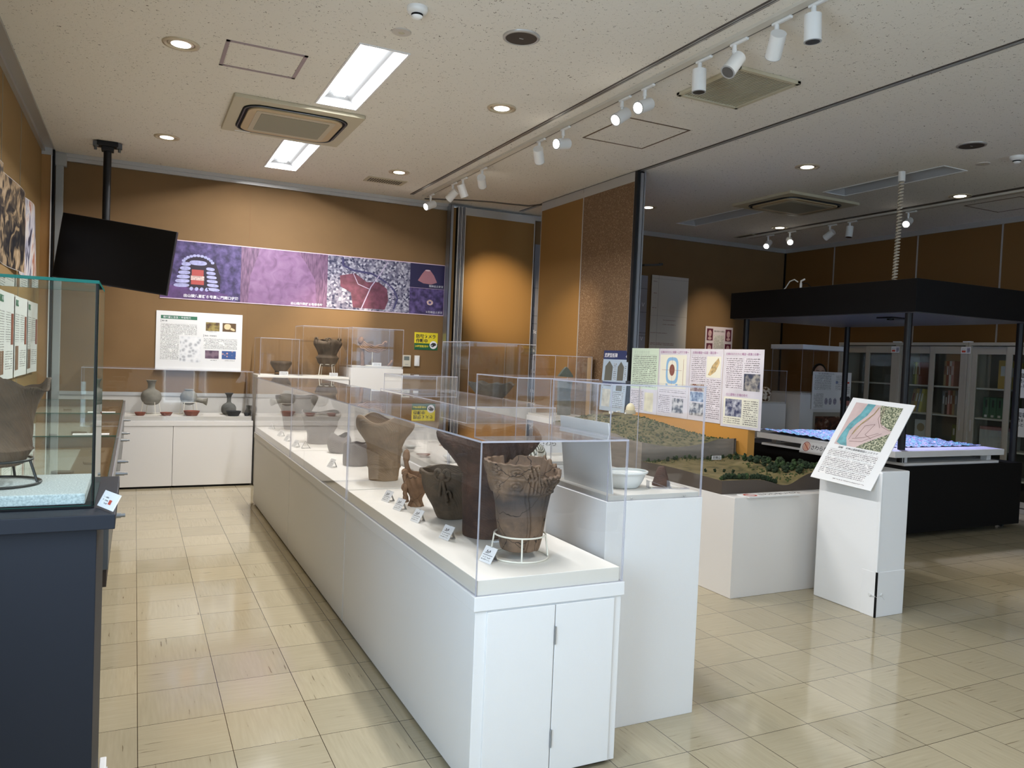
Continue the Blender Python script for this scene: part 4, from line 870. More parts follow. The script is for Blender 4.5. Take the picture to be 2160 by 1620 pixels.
# banner of four photographs
B0, BX1 = .215, 3.306; BW = BX1-B0
t = board('photo_banner', 'long purple banner of excavation photographs across the back wall', 'banner', BW, .605, ((B0+BX1)/2, YB-.006, 1.874), 0, .004, mat('banner_pink_edge', (.75, .58, .68), .5))
def bx(x): return x-(B0+BX1)/2
P1 = ramp_mat('violet_earth_photo', 'noise', 16, [(.35, (.025, .015, .055)), (.5, (.065, .042, .14)), (.68, (.14, .10, .26))], .5, bump=.0)
P2 = ramp_mat('pink_wall_photo', 'noise', 9, [(.3, (.17, .085, .17)), (.5, (.24, .125, .245)), (.7, (.29, .165, .29))], .5, dist=1)
P2s = ramp_mat('pink_streak_photo', 'noise', 12, [(.35, (.10, .05, .10)), (.65, (.24, .13, .22))], .5, stretch=(6, 1, .9), rot=.3)
P3 = ramp_mat('aerial_photo', 'cell', 42, [(.2, (.035, .035, .08)), (.5, (.2, .19, .26)), (.85, (.48, .47, .54))], .5)
a = photo(t, bx(B0), .008, bx(.993), .597, P1)
ST = mat('photo_stone', (.42, .42, .68), .5, noise=(30, .25)); STD = mat('photo_dark', (.018, .008, .02), .5); STR = mat('photo_red', (.42, .07, .06), .5); STW = mat('photo_cream', (.7, .5, .45), .5, noise=(60, .5))
def ell(mb, cx, cz, rx, rz, y, n=16, rot=0, p=.8):
    pts = []
    for i in range(n):
        a = 2*PI*i/n; c, s_ = math.cos(a), math.sin(a); X = rx*math.copysign(abs(c)**p, c); Z = rz*math.copysign(abs(s_)**p, s_)
        pts.append((cx+X*math.cos(rot)-Z*math.sin(rot), cz+X*math.sin(rot)+Z*math.cos(rot)))
    mb.poly(pts, y)
cx = .57
mb = MB().poly([(bx(cx-.19), .10), (bx(cx+.22), .10), (bx(cx+.22), .26), (bx(cx+.17), .40), (bx(cx+.03), .47), (bx(cx-.12), .41), (bx(cx-.19), .3)], -.0012); mb.build('photo_shadow', STD, a)
mb = MB().poly([(bx(B0), .008), (bx(.90), .008), (bx(.86), .08), (bx(.7), .10), (bx(.45), .13), (bx(.3), .14), (bx(B0), .12)], -.0015); mb.build('photo_ground', mat('photo_mauve', (.11, .05, .17), .5, noise=(12, .4)), a)
mb = MB()
for i in range(6): ell(mb, bx(cx-.155+.008*i), .145+.044*i, .075-.006*i, .020, -.0018, rot=.05)
for i in range(6): ell(mb, bx(cx+.155-.007*i), .12+.042*i, .062-.004*i, .017, -.0018, rot=-.06)
ell(mb, bx(cx+.0), .385, .085, .025, -.0018)
for i in range(11):
    q = PI*(.12+.76*i/10); ell(mb, bx(cx+.15*math.cos(q)), .36+.10*math.sin(q), .018, .014, -.0018, 8)
for i in range(4): ell(mb, bx(cx-.06+.05*i), .115, .02, .018, -.0018, 8, rot=1)
mb.build('photo_stones', ST, a)
MB().rect(bx(cx-.06), .25, bx(cx+.055), .315, -.0018).rect(bx(cx-.065), .16, bx(cx+.06), .205, -.0018).build('photo_red_soil', STR, a); MB().rect(bx(cx-.068), .205, bx(cx+.062), .25, -.0019).build('photo_cream_soil', STW, a)
lettering('出山横穴墓群８号墓羨門開口状態', .036, bx(.975), .028, -.0022, WTXT, t, align='RIGHT', bold=.0006)
a = photo(t, bx(.993), .008, bx(1.912), .597, P2)
MB().poly([(bx(.993), .008), (bx(1.07), .008), (bx(1.09), .3), (bx(1.19), .597), (bx(.993), .597)], -.0012).build('photo_side_wall', P2s, a)
MB().poly([(bx(1.912), .008), (bx(1.80), .008), (bx(1.78), .3), (bx(1.66), .5), (bx(1.58), .597), (bx(1.912), .597)], -.0012).build('photo_side_wall', P2s, a)
lettering('出山横穴墓群８号墓奥壁', .032, bx(1.87), .022, -.0022, WTXT, t, align='RIGHT', bold=.0004)
a = photo(t, bx(1.912), .008, bx(2.874), .597, P3)
MAR = mat('photo_maroon', (.14, .04, .07), .5, noise=(14, .4)); LN = mat('photo_pale_line', (.45, .38, .52), .5); DK = mat('photo_river', (.05, .045, .13), .5)
MB().poly([(bx(2.21), .03), (bx(2.58), .03), (bx(2.62), .14), (bx(2.60), .27), (bx(2.50), .34), (bx(2.36), .33), (bx(2.22), .42), (bx(2.05), .38), (bx(2.06), .26), (bx(2.18), .2)], -.0012).build('photo_fields', MAR, a)
def strip(mb, pts, w, y):
    for i in range(len(pts)-1):
        p, q = Vector(pts[i]), Vector(pts[i+1]); n = Vector((-(q-p).y, (q-p).x)).normalized()*w
        mb.add([(p.x-n.x, y, p.y-n.y), (q.x-n.x, y, q.y-n.y), (q.x+n.x, y, q.y+n.y), (p.x+n.x, y, p.y+n.y)], [(0, 1, 2, 3)])
mb = MB(); strip(mb, [(bx(x), z) for x, z in ((2.08, .59), (2.08, .50), (2.2, .45), (2.42, .43), (2.56, .36), (2.68, .27), (2.73, .17), (2.68, .02))], .011, -.0014); mb.build('photo_river', DK, a)
mb = MB(); strip(mb, [(bx(x), z) for x, z in ((2.30, .01), (2.41, .28), (2.52, .44), (2.60, .58))], .006, -.0016); strip(mb, [(bx(x), z) for x, z in ((2.2, .42), (2.26, .30), (2.40, .25))], .004, -.0016)
for i in range(16): q = -.9+i*.13; x, z = 2.50+.17*math.cos(q), .16+.19*math.sin(q); mb.rect(bx(x), z, bx(x+.02), z+.008, -.0016)
mb.build('photo_roads', LN, a)
lettering('羽根沢台遺跡全景', .032, bx(2.84), .02, -.0022, mat('faint_lettering', (.5, .48, .6), .6), t, align='RIGHT')
a = photo(t, bx(2.874), .315, bx(3.302), .597, mat('photo_navy', (.018, .014, .06), .5))
MB().poly([(bx(2.97), .40), (bx(3.02), .48), (bx(3.06), .53), (bx(3.12), .53), (bx(3.17), .47), (bx(3.21), .39), (bx(3.14), .365), (bx(3.04), .37)], -.0012).build('photo_bowl', ramp_mat('photo_pink_bowl', 'wave', 14, [(.2, (.38, .17, .20)), (.6, (.58, .34, .38))], .5, detail=0, stretch=(0, 0, 3)), a)
MB().add([(bx(3.09)+.032*math.cos(q), -.0014, .525+.009*math.sin(q)) for q in [2*PI*i/20 for i in range(20)]], [tuple(range(20))]).build('photo_bowl_foot', mat('photo_pale_pink', (.6, .44, .48), .5), a)
lettering('隠鉢出土状況', .030, bx(3.29), .333, -.0022, WTXT, t, align='RIGHT')
a = photo(t, bx(2.874), .008, bx(3.302), .312, P1)
MB().add([(bx(3.13)+r*math.cos(q), -.0013, .15+.8*r*math.sin(q)) for r in (.04, .018) for q in [2*PI*i/24 for i in range(24)]], [(i, (i+1) % 24, 24+(i+1) % 24, 24+i) for i in range(24)]).build('photo_round_find', STW, a)
lettering('ヒ形鉢出土状況', .030, bx(3.29), .026, -.0022, WTXT, t, align='RIGHT')
# text board under the television
t = board('text_board', 'white text board with a green heading below the purple banner', 'information board', .835, .595, (.605, YB-.012, 1.150), 0, .008)
MB().rect(-.375, .515, -.03, .55, -.0008).build('green_heading', GREEN, t)
lettering('横穴墓と奈良・平安時代', .024, -.355, .523, -.0014, WTXT, t)
lettering('横穴墓', .017, -.365, .487, -.001, BLK, t); lettering('奈良・平安時代', .017, .045, .352, -.001, BLK, t)
MB().rect(-.375, .478, -.372, .506, -.0008).rect(.035, .343, .038, .371, -.0008).build('heading_bars', BLK, t)
prints(t, [(-.375, .355, -.03, .465), (-.375, .10, -.20, .355), (.04, .225, .37, .33), (.08, .1, .17, .11), (.25, .095, .35, .108), (.08, .397, .16, .407)])
photo(t, -.19, .075, .01, .34, ramp_mat('grey_map_print', 'vor', 26, [(.2, (.42, .43, .45)), (.5, (.72, .73, .74)), (.8, (.8, .8, .8))]), 'map_print')
for r, m in (((.055, .41, .19, .50), ramp_mat('moss_photo', 'noise', 20, [(.4, (.09, .05, .02)), (.6, (.35, .27, .08))])), ((.22, .41, .355, .50), mat('brown_photo', (.11, .06, .02), .5)), ((.055, .12, .19, .205), ramp_mat('mauve_photo', 'noise', 16, [(.4, (.06, .03, .06)), (.6, (.2, .13, .17))])), ((.22, .12, .36, .205), ramp_mat('blue_photo', 'vor', 34, [(.2, (.6, .35, .3)), (.4, (.04, .09, .26)), (.9, (.04, .09, .26))]))): photo(t, *r, m)
mb = MB(); ell(mb, .27, .462, .034, .030, -.0012); ell(mb, .318, .437, .028, .012, -.0012, rot=-.4); mb.build('photo_flask', mat('photo_cream_flask', (.75, .58, .34), .5), t)
MB().box(-.42, .42, -.03, .0, -.012, -.002).build('shelf_rail', WHT, t)
# camera sign
t = board('camera_sign', 'yellow and green security camera sign on the back wall', 'sign', .292, .205, (3.102, YB-.003, 1.460), 0, .002, mat('sign_yellow', (.75, .62, .02), .5))
MB().rect(-.146, 0, .146, .077, -.0006).build('green_band', mat('sign_green', (.01, .10, .04), .5), t)
lettering('防犯カメラ', .050, -.128, .142, -.0012, BLK, t, bold=.0012); lettering('作動中', .050, -.128, .088, -.0012, BLK, t, bold=.0012)
lettering('24時間監視中', .028, -.136, .032, -.0012, bpy.data.materials['sign_yellow'], t, bold=.0005)
mb = MB(); ell(mb, .092, .062, .047, .047, -.0014, 28, p=1); mb.build('white_disc', WTXT, t)
MB().poly([(.056, .065), (.082, .088), (.118, .085), (.13, .062), (.10, .045), (.085, .035), (.062, .045)], -.0018).build('camera_pictogram', BLK, t)
MB().rect(.066, .048, .082, .062, -.0022).build('camera_lens_mark', mat('pictogram_grey', (.5, .5, .5), .5), t)
for x, z, w, h, lb, nm in ((2.868, 1.255, .10, .135, 'cream wall intercom with a small screen below the yellow camera sign', 'wall_intercom'), (2.995, 1.265, .062, .125, 'plain white wall switch right of the intercom', 'wall_switch')):
    t = thing(nm, lb, 'wall switch', (x, YB-.001, z)); MB().box(-w/2, w/2, -.014, 0, 0, h).build('switch_plate', mat(nm+'_cream', (.66, .63, .52) if w > .08 else (.76, .75, .72), .4), t, .003)
    if w > .08: MB().rect(-.035, .075, .03, .12, -.0145).build('intercom_screen', mat('lcd', (.16, .19, .17), .2), t); MB().rect(-.02, .02, .02, .03, -.0145).build('intercom_button', mat('button_grey', (.45, .45, .42), .5), t)
    else: MB().box(-.015, .015, -.017, -.013, .02, .105).build('switch_rocker', mat('rocker_white', (.8, .8, .8), .4), t)

# left wall: photo sheets and text panels (facing +x)
def wavy(w, h, amp, ph, nx=24):
    return lambda u, v: ((u-.5)*w, amp*(math.sin(u*PI*1.3+ph+v*1.2)-1), v*h)
LW = math.radians(90)
DARKP = ramp_mat('dark_fossil_photo', 'noise', 6, [(.42, (.02, .02, .025)), (.5, (.10, .08, .06)), (.56, (.38, .27, .16)), (.7, (.55, .42, .28))], .35, dist=1.5)
REDP = ramp_mat('red_white_photo', 'noise', 9, [(.38, (.05, .05, .08)), (.46, (.45, .45, .55)), (.54, (.7, .66, .62)), (.64, (.42, .16, .1))], .35, dist=1, stretch=(1, 1, .4))
for y, w, m, lb in ((5.30, 1.10, DARKP, 'large dark curling photo sheet at the left edge, high on the left wall'), (6.45, 1.0, DARKP, 'dark brown photo sheet next to the red and white one on the left wall'), (7.38, .74, REDP, 'red and white streaked photo sheet farthest along the left wall')):
    t = thing('photo_sheet', lb, 'photo print', (XL+.006, y, 1.90), LW, 'photo sheets on the left wall')
    MB().grid(wavy(w, .60, .022, y), 24, 6).build('sheet_print', m, t)
    MB().grid(lambda u, v, f=wavy(w, .60, .022, y): (lambda p: (p[0]*1.012, p[1]+.0015, p[2]*1.012-.003))(f(u, v)), 24, 6).build('sheet_backing', WHT, t)
for i, (y, w) in enumerate(((5.85, .68), (6.96, .70), (7.70, .68))):
    if i == 0: y = 6.22
    t = thing('text_poster', ['white text panel with green heading nearest the viewer on the left wall', 'white text panel with a tall brown photo, middle of those on the left wall', 'white text panel with twin photos, farthest along the left wall'][i], 'information board', (XL+.012+.0*i, y, 1.115), LW, 'text panels on the left wall')
    MB().grid(lambda u, v: ((u-.5)*w, .010*math.sin(u*PI)-.022, v*.60), 14, 1).build('panel_sheet', WHT, t)
    MB().grid(lambda u, v: ((u-.5)*w, .010*math.sin(u*PI)-.012, v*.60), 14, 1).build('panel_backing', WHT, t)
    def cz(mb_rects, m, nm, off=.0012):
        mb = MB()
        for x0, z0, x1, z1 in mb_rects: mb.grid(lambda u, v: (x0+(x1-x0)*u, .010*math.sin(((x0+(x1-x0)*u)/w+.5)*PI)-.022-off, z0+(z1-z0)*v), 6, 1)
        return mb.build(nm, m, t)
    cz([(-.29, .525, -.08, .57)], GREEN, 'green_heading'); lettering('土器・石器' if i == 2 else '縄文時代', .03, -.275, .535, -.030, WTXT, t)
    cz([(-.30, .08 if i != 1 else .26, -.03, .47), (.03, .26, .22, .47), (.03, .06, .3, .2)], TXT2, 'small_print')
    cz([(-.28, .05, -.06, .23)] if i == 1 else [(-.30, .04, -.18, .2), (-.16, .04, -.05, .2)], mat('sepia_photo', (.22, .11, .06), .5, noise=(14, .6)), 'photo', .0018)
    cz([(.24, .24, .32, .46)], REDC, 'photo', .0018)

# ------------------------------------------------------------------ sliding partitions
t = thing('folding_partition', 'ochre cloth and speckled cork sliding partition hanging from the ceiling groove', 'partition', (4.19, 6.03, 0))
MB().box(-.038, .038, .015, .925, .02, 3.10).build('cork_panel', CORK, t); MB().box(-.038, .038, .935, 1.85, .02, 3.10).build('cloth_panel', OCHRE, t)
MB().box(-.04, .04, .0, .925, 3.10, 3.19).box(-.04, .04, .935, 1.85, 3.10, 3.19).build('head_rail', RAIL, t)
MB().box(-.041, -.036, .923, .937, .02, 3.15).box(-.041, -.036, 1.845, 1.852, .02, 3.15).box(-.041, -.036, .008, .016, .02, 3.15).build('joint_strip', RAIL, t)
MB().box(-.045, .045, -.03, .008, .0, 3.19).build('end_post', BLACK, t); MB().box(-.012, .02, -.045, -.029, 0, 3.17).box(.03, .046, -.04, -.02, 0, 3.19).build('steel_channel', STEEL, t)
t = thing('folding_partition', 'ochre cloth partition panel facing the viewer under a bright pool of light', 'partition', (3.95, 8.57, 0))
MB().box(-.47, .47, 0, .05, .02, 3.08).build('cloth_panel', OCHRE, t); MB().box(-.47, .47, -.004, .05, 3.08, 3.17).build('head_rail', RAIL, t)
MB().box(.465, .476, -.006, .05, 0, 3.17).box(-.482, -.47, -.006, .05, 0, 3.17).build('edge_strip', RAIL, t)
t = thing('stacked_partition_leaves', 'stack of parked partition leaves seen edge on as grey and black strips', 'partition', (3.38, 8.50, 0))
for k in range(5):
    x = -.005+k*.021
    MB().box(x, x+.012, 0, .14, 0, 3.16).build('leaf_edge', RAIL if k % 2 == 0 else STEEL, t)
MB().box(-.01, .10, .02, .14, 0, 3.15).build('leaf_gaps', BLACKM, t)
MB().box(-.065, -.015, .05, .14, 0, 3.15).build('cloth_edge', OCHRE, t); MB().box(-.095, -.066, .0, .14, 0, 3.17).build('wall_profile', STEEL, t); MB().box(-.099, -.096, .0, .006, 0, 3.17).build('dark_gasket', BLACKM, t)
# low orange standing board with the four posters
t = thing('poster_screen', 'low orange standing screen that carries the row of lilac and green posters', 'screen', (4.205, 4.43, 0))
MB().box(-.035, .035, 0, 1.55, 0, 1.50).build('screen_body', mat('orange_board', (.50, .24, .045), .6), t, .002)
LIL = mat('lilac_paper', (.66, .64, .70), .5, noise=(5, .12)); PGR = mat('pale_green_paper', (.60, .72, .58), .5); CRM = mat('cream_paper', (.76, .75, .64), .5)
RW = math.radians(-90)
def on_screen(y0, y1, z0, z1, name, lb, m, x=4.166, grp=None): return board(name, lb, 'poster', y1-y0, z1-z0, (x, (y0+y1)/2, z0), RW, .003, m, grp)
G4 = 'row of posters on the low orange screen'
t = on_screen(5.57, 5.985, .955, 1.545, 'poster', 'pale green and lilac poster at the left end of the row on the orange screen', LIL, grp=G4); w = .205
MB().rect(-w, .22, w, .59, -.0006).build('green_block', PGR, t); prints(t, [(-.18, .235, .18, .53)], TXTG, y=-.001); prints(t, [(-.19, .03, .0, .20)], TXTL)
photo(t, .02, .02, .15, .19, mat('cream_map', (.74, .70, .50), .5, noise=(12, .2)), 'map_print'); lettering('天文台構内古墳', .034, -.17, .54, -.0012, mat('pale_heading', (.45, .55, .45), .6), t)
t = on_screen(5.145, 5.565, .955, 1.545, 'poster', 'lilac poster with a blue ring shaped mound plan on the orange screen', LIL, grp=G4)
lettering('古墳のかたちと規模～上円下方墳～', .024, -.19, .55, -.0012, mat('purple_heading', (.35, .12, .3), .6), t)
photo(t, -.19, .25, .17, .535, CRM, 'plan_sheet')
mb = MB(); ell(mb, -.02, .40, .085, .115, -.0012, 28, p=.55); mb.build('plan_moat', mat('plan_blue', (.25, .45, .68), .5), t); mb = MB(); ell(mb, -.02, .40, .06, .088, -.0015, 28, p=.6); mb.build('plan_bank', CRM, t); mb = MB(); ell(mb, -.02, .405, .036, .05, -.0018, 24, p=1); mb.build('plan_mound', mat('plan_maroon', (.22, .08, .06), .5), t)
MB().rect(-.16, .403, .11, .405, -.002).rect(-.021, .26, -.019, .52, -.002).rect(.13, .28, .133, .5, -.002).build('plan_axes', mat('plan_lines', (.35, .15, .15), .6), t)
prints(t, [(-.19, .20, .18, .23), (-.19, .03, -.03, .19), (-.01, .17, .18, .19)], TXTL); photo(t, .0, .04, .15, .165, ramp_mat('grey_dig_photo', 'noise', 22, [(.42, (.05, .05, .07)), (.6, (.6, .6, .62))]))
t = on_screen(4.74, 5.14, .955, 1.545, 'poster', 'lilac poster with three stacked photos on the orange screen', LIL, grp=G4)
lettering('古墳の構造～石室・葺石等～', .024, -.17, .55, -.0012, bpy.data.materials['purple_heading'], t)
photo(t, .01, .36, .18, .53, CRM, 'plan_sheet'); MB().poly([(.03, .38), (.08, .46), (.15, .52), (.165, .48), (.12, .41), (.06, .375)], -.0012).build('plan_chamber', mat('plan_tan', (.60, .44, .22), .5, noise=(30, .5)), t)
prints(t, [(-.18, .31, .0, .53), (.02, .03, .185, .35)], TXTL)
photo(t, -.18, .24, -.01, .30, ramp_mat('rust_photo', 'noise', 22, [(.42, (.16, .05, .03)), (.6, (.5, .45, .4))])); photo(t, -.18, .155, -.01, .235, ramp_mat('blue_dig_photo', 'noise', 25, [(.42, (.08, .13, .26)), (.62, (.45, .55, .7))])); photo(t, -.18, .04, -.01, .145, bpy.data.materials['grey_dig_photo'])
t = on_screen(4.30, 4.735, .94, 1.545, 'poster', 'lilac poster with a cream box, right end of the row on the orange screen', LIL, grp=G4)
lettering('古墳のなりたちと構造～周溝と石積～', .022, -.19, .56, -.0012, bpy.data.materials['purple_heading'], t); lettering('出土遺物と古墳の年代', .024, -.17, .245, -.0012, bpy.data.materials['purple_heading'], t)
photo(t, -.19, .02, .19, .235, CRM, 'cream_box'); prints(t, [(-.18, .30, .0, .54), (.02, .43, .18, .54)], TXTL); prints(t, [(-.18, .025, .0, .075), (.03, .03, .18, .22)], TXTY, y=-.0012)
photo(t, .02, .29, .19, .42, ramp_mat('dark_pit_photo', 'noise', 18, [(.42, (.03, .04, .08)), (.6, (.35, .33, .3))])); photo(t, -.17, .085, .01, .22, ramp_mat('navy_dig_photo', 'noise', 22, [(.42, (.04, .05, .12)), (.64, (.5, .52, .6))]), y=-.0014)
# blue headed panel leaning on the cork partition
t = board('stone_stele_panel', 'pale blue poster with dark blue heading and two pointed stone pictures', 'poster', .425, .585, (4.12, 6.225, .935), (math.radians(-3), 0, RW), .006, mat('pale_blue_paper', (.42, .52, .62), .5))
MB().rect(-.2125, .50, .2125, .585, -.0008).build('blue_heading', mat('heading_blue', (.02, .035, .12), .5), t); lettering('武蔵型板碑', .045, -.195, .522, -.0014, WTXT, t, bold=.0006); lettering('4', .04, .17, .517, -.0014, WTXT, t)
SL = ramp_mat('stele_print', 'wave', 30, [(.3, (.12, .12, .10)), (.7, (.3, .27, .2))], .6, detail=0, stretch=(0, 0, 3))
MB().poly([(-.17, .24), (-.04, .24), (-.035, .43), (-.10, .485), (-.165, .43)], -.001).poly([(.05, .20), (.15, .20), (.155, .43), (.10, .48), (.05, .43)], -.001).build('stele_picture', SL, t)
prints(t, [(-.02, .25, .03, .47), (.17, .2, .195, .44), (-.19, .2, -.18, .3), (-.0, .04, .18, .19)], TXTB); photo(t, -.18, .04, -.04, .21, mat('pale_stele', (.6, .6, .52), .5, noise=(15, .3)), 'small_picture')

# ------------------------------------------------------------------ diorama on its pedestal
t = thing('diorama_pedestal', 'wide plain white pedestal under the landscape diorama', 'pedestal', (3.69, 3.56, 0))
MB().box(-.415, .34, 0, 2.3, 0, .617).build('pedestal_body', WHITE, t, .003); MB().box(.343, .43, .05, 2.3, 0, .617).build('side_block', WHITE, t, .003)
D = thing('landscape_diorama', 'landscape model with a wooded hill above a field and a grey cut face', 'diorama', (0, 0, .617))
BRN = mat('diorama_brown', (.07, .053, .04), .6); CUT = ramp_mat('cut_face_grey', 'noise', 7, [(.3, (.17, .15, .125)), (.7, (.24, .21, .175))], .8, stretch=(1, 1, 5))
X0, X1, Y0, YM, Y1 = 3.275, 4.15, 3.68, 4.53, 5.86
def zlow(x, y):
    u = (x-X0)/(X1-X0); v = (y-Y0)/(YM-Y0)
    z = .085 - .045*math.exp(-((u-.60)/.16)**2)*(1-v)**1.2 + .055*max(0, (u-.66)/.34)*(1-v*.5) + .01*math.sin(u*9+v*4)*v
    return z + .03*math.exp(-(((u-.72)/.10)**2+((v-.55)/.16)**2)) + .012*v
def zhi(x, y):
    u = (x-X0)/(X1-X0); v = (y-YM)/(Y1-YM)
    z = .225 - .045*math.sin(PI*min(1, u*1.25)) + .02*u
    dome = math.exp(-(((u-.42)/.55)**2*1.2+((v-.62)/.50)**2))
    z2 = .20 + .165*dome
    k = min(1, v*5); z = z*(1-k)+max(z2, .2)*k
    return z + .0035*math.sin(x*60)*math.cos(y*53)*k
GRASS = ramp_mat('model_grass', 'noise', 9, [(.3, (.06, .055, .018)), (.5, (.15, .12, .045)), (.7, (.2, .155, .075))], .9, dist=1)
HILLM = ramp_mat('hill_scrub', 'noise', 26, [(.34, (.02, .027, .01)), (.45, (.09, .085, .03)), (.7, (.17, .145, .07))], .95, bump=.4)
MB().grid(lambda u, v: (X0+(X1-X0)*u, Y0+(YM-Y0)*v, zlow(X0+(X1-X0)*u, Y0+(YM-Y0)*v)), 50, 36).build('field_ground', GRASS, D)
MB().grid(lambda u, v: (X0+(X1-X0)*u, YM+(Y1-YM)*v, zhi(X0+(X1-X0)*u, YM+(Y1-YM)*v)), 60, 60).build('hill_ground', HILLM, D)
def skirt(mb, pts, n=40):
    mb.add([p for x, y, z in pts for p in ((x, y, 0), (x, y, z))], [(2*i, 2*i+2, 2*i+3, 2*i+1) for i in range(len(pts)-1)]); return mb
lin = lambda a, b, n: [a+(b-a)*i/n for i in range(n+1)]
m = MB(); skirt(m, [(x, Y0, zlow(x, Y0)) for x in lin(X0, X1, 40)]); skirt(m, [(X0, y, zlow(X0, y)) for y in lin(YM, Y0, 20)]); skirt(m, [(X1, y, zlow(X1, y)) for y in lin(Y0, YM, 20)]); m.quad((X0, Y0, 0), (X1, Y0, 0), (X1, YM, 0), (X0, YM, 0)); m.build('brown_base', BRN, D)
m = MB(); skirt(m, [(x, YM, zhi(x, YM)) for x in lin(X0, X1-.02, 40)]); skirt(m, [(X0, y, zhi(X0, y)) for y in lin(Y1, YM, 20)]); skirt(m, [(X1, y, zhi(X1, y)) for y in lin(YM, Y1, 20)]); skirt(m, [(x, Y1, zhi(x, Y1)) for x in lin(X1, X0, 10)]); m.build('cut_face', CUT, D)
random.seed(11)
TRM = [mat('model_tree_dark', (.018, .035, .012), .95, noise=(60, .5)), mat('model_tree_green', (.03, .06, .016), .95, noise=(60, .5)), mat('model_tree_light', (.06, .09, .025), .95, noise=(60, .5))]
protos = []
for k in range(3):
    b = MB()
    for j in range(7): b.ball((random.uniform(-.45, .45), random.uniform(-.45, .45), .55+j*.16), .60-.035*j, 8, .8, .2)
    b.cyl((0, 0, 0), (0, 0, .6), .12, .09, 6); me = b.build('model_tree', TRM[k]).data; bpy.data.objects.remove(bpy.data.objects[-1] if False else [o for o in bpy.data.objects if o.data == me][0]); protos.append(me)
def mtree(x, y, z, s, k):
    o = bpy.data.objects.new('model_tree', protos[k]); COL.objects.link(o); o.parent = D; o.location = (x, y, z-.002); o.scale = (s, s, s); o.rotation_euler = (0, 0, random.uniform(0, 6)); return o
cnt = 0
for i in range(30): # front edge row
    u = .02+.53*i/29; x = X0+(X1-X0)*u; y = Y0+.02+random.uniform(0, .03); mtree(x, y, zlow(x, y), random.uniform(.015, .023), random.choice((0, 0, 1))); cnt += 1
for i in range(36): # mound on the right
    u = random.uniform(.72, .99); v = random.uniform(.03, .62)
    if u < .80 and v < .12: v += .2
    x = X0+(X1-X0)*u; y = Y0+(YM-Y0)*v; mtree(x, y, zlow(x, y), random.uniform(.022, .032), random.choice((0, 0, 1))); cnt += 1
for i in range(16): # foot of the cut face
    u = .04+.9*i/15+random.uniform(-.02, .02); x = X0+(X1-X0)*u; y = YM-.03-random.uniform(0, .03); mtree(x, y, zlow(x, y), random.uniform(.012, .021), random.choice((0, 1))); cnt += 1
for i in range(12): x = X0+(X1-X0)*random.uniform(.80, .98); y = YM-random.uniform(.05, .16); mtree(x, y, zlow(x, y), random.uniform(.011, .017), random.choice((0, 1)))
for i in range(4): x = X0+.12+.08*i; y = Y0+.30; mtree(x, y, zlow(x, y), .014, 0)
sh = MB()
for i in range(900):
    u, v = random.random(), random.uniform(.04, 1); x = X0+(X1-X0)*u; y = YM+(Y1-YM)*v
    if ((u-.42)/.22)**2+((v-.66)/.2)**2 < 1 and random.random() < .93: continue
    r = random.uniform(.004, .009); sh.ball((x, y, zhi(x, y)+r*.4), r, 6, .9, .2)
tag(sh.build('hill_shrubs', TRM[1], D), kind='stuff')
sh = MB()
for i in range(260): x = random.uniform(X0, X1); y = YM-abs(random.gauss(0, .05)); r = random.uniform(.003, .006); sh.ball((x, y, zlow(x, y)+r*.3), r, 6, .8, .2)
for i in range(200): x = X0+(X1-X0)*random.uniform(.66, .99); y = Y0+(YM-Y0)*random.uniform(.02, .55); r = random.uniform(.004, .008); sh.ball((x, y, zlow(x, y)+r*.3), r, 6, .8, .2)
tag(sh.build('field_shrubs', TRM[2], D), kind='stuff')
px, py = X0+.40, YM+.80; pz = zhi(px, py)
MB().lathe([(.075, 0), (.07, .012), (.0, .014)], (px-.14, py, pz-.006), 30).build('mound_plateau', GRASS, D)
MB().lathe([(.045, 0), (.045, .03), (.04, .032)], (px+.03, py-.02, pz), 28).build('observatory_wall', mat('model_stone', (.3, .28, .2), .7), D)
MB().lathe([(.038, .03), (.038, .045), (.034, .065), (.022, .082), (.008, .09), (.002, .091)], (px+.03, py-.02, pz), 28).build('observatory_dome', mat('model_cream', (.62, .57, .38), .5), D)
for x, y, a in ((-.20, -.08, .3), (-.12, .04, -.5), (-.07, -.10, .8), (-.02, .08, .2)): MB().obox((px+x, py+y, pz+.012), (.018*math.cos(a), .018*math.sin(a), 0), (-.006*math.sin(a), .006*math.cos(a), 0), (0, 0, .005)).build('model_label', WHT, D)
t_ = MB().box(3.83, 3.92, YM-.105, YM-.103, zlow(3.87, YM-.1)+.008, zlow(3.87, YM-.1)+.038); pl = t_.build('name_plate', WHT, D); lettering('天神山', .026, 3.835, zlow(3.87, YM-.1)+.014, YM-.1062, BLK, pl, name='plate_lettering')
MB().box(3.835, 3.838, YM-.104, YM-.101, zlow(3.87, YM-.1)-.01, zlow(3.87, YM-.1)+.01).box(3.91, 3.913, YM-.104, YM-.101, zlow(3.87, YM-.1)-.01, zlow(3.87, YM-.1)+.01).build('name_plate_posts', BLK, D)
# flat notice on the pedestal edge
t = thing('do_not_touch_notice', 'flat white notice with a red ring lying on the front edge of the diorama pedestal', 'sign', (3.565, 3.60, .6175))
MB().prism([(-.21, .03), (.22, .03), (.22, -.065), (-.22+.02, -.065)], 0, .007).build('notice_card', WHT, t)
ringm = MB(); ringm.add([(-.15+.045*s*math.cos(a), -.018+.04*s*math.sin(a), .0076) for s in (1, .72) for a in [2*PI*i/28 for i in range(28)]], [(i, (i+1) % 28, 28+(i+1) % 28, 28+i) for i in range(28)]); ringm.add([(-.175, .01, .0077), (-.168, .015, .0077), (-.125, -.045, .0077), (-.132, -.05, .0077)], [(0, 1, 2, 3)]); ringm.build('red_ring', RED, t)
lettering('さわらないでね', .05, -.09, -.035, .0076, BLK, t, flat=True, bold=.0006)

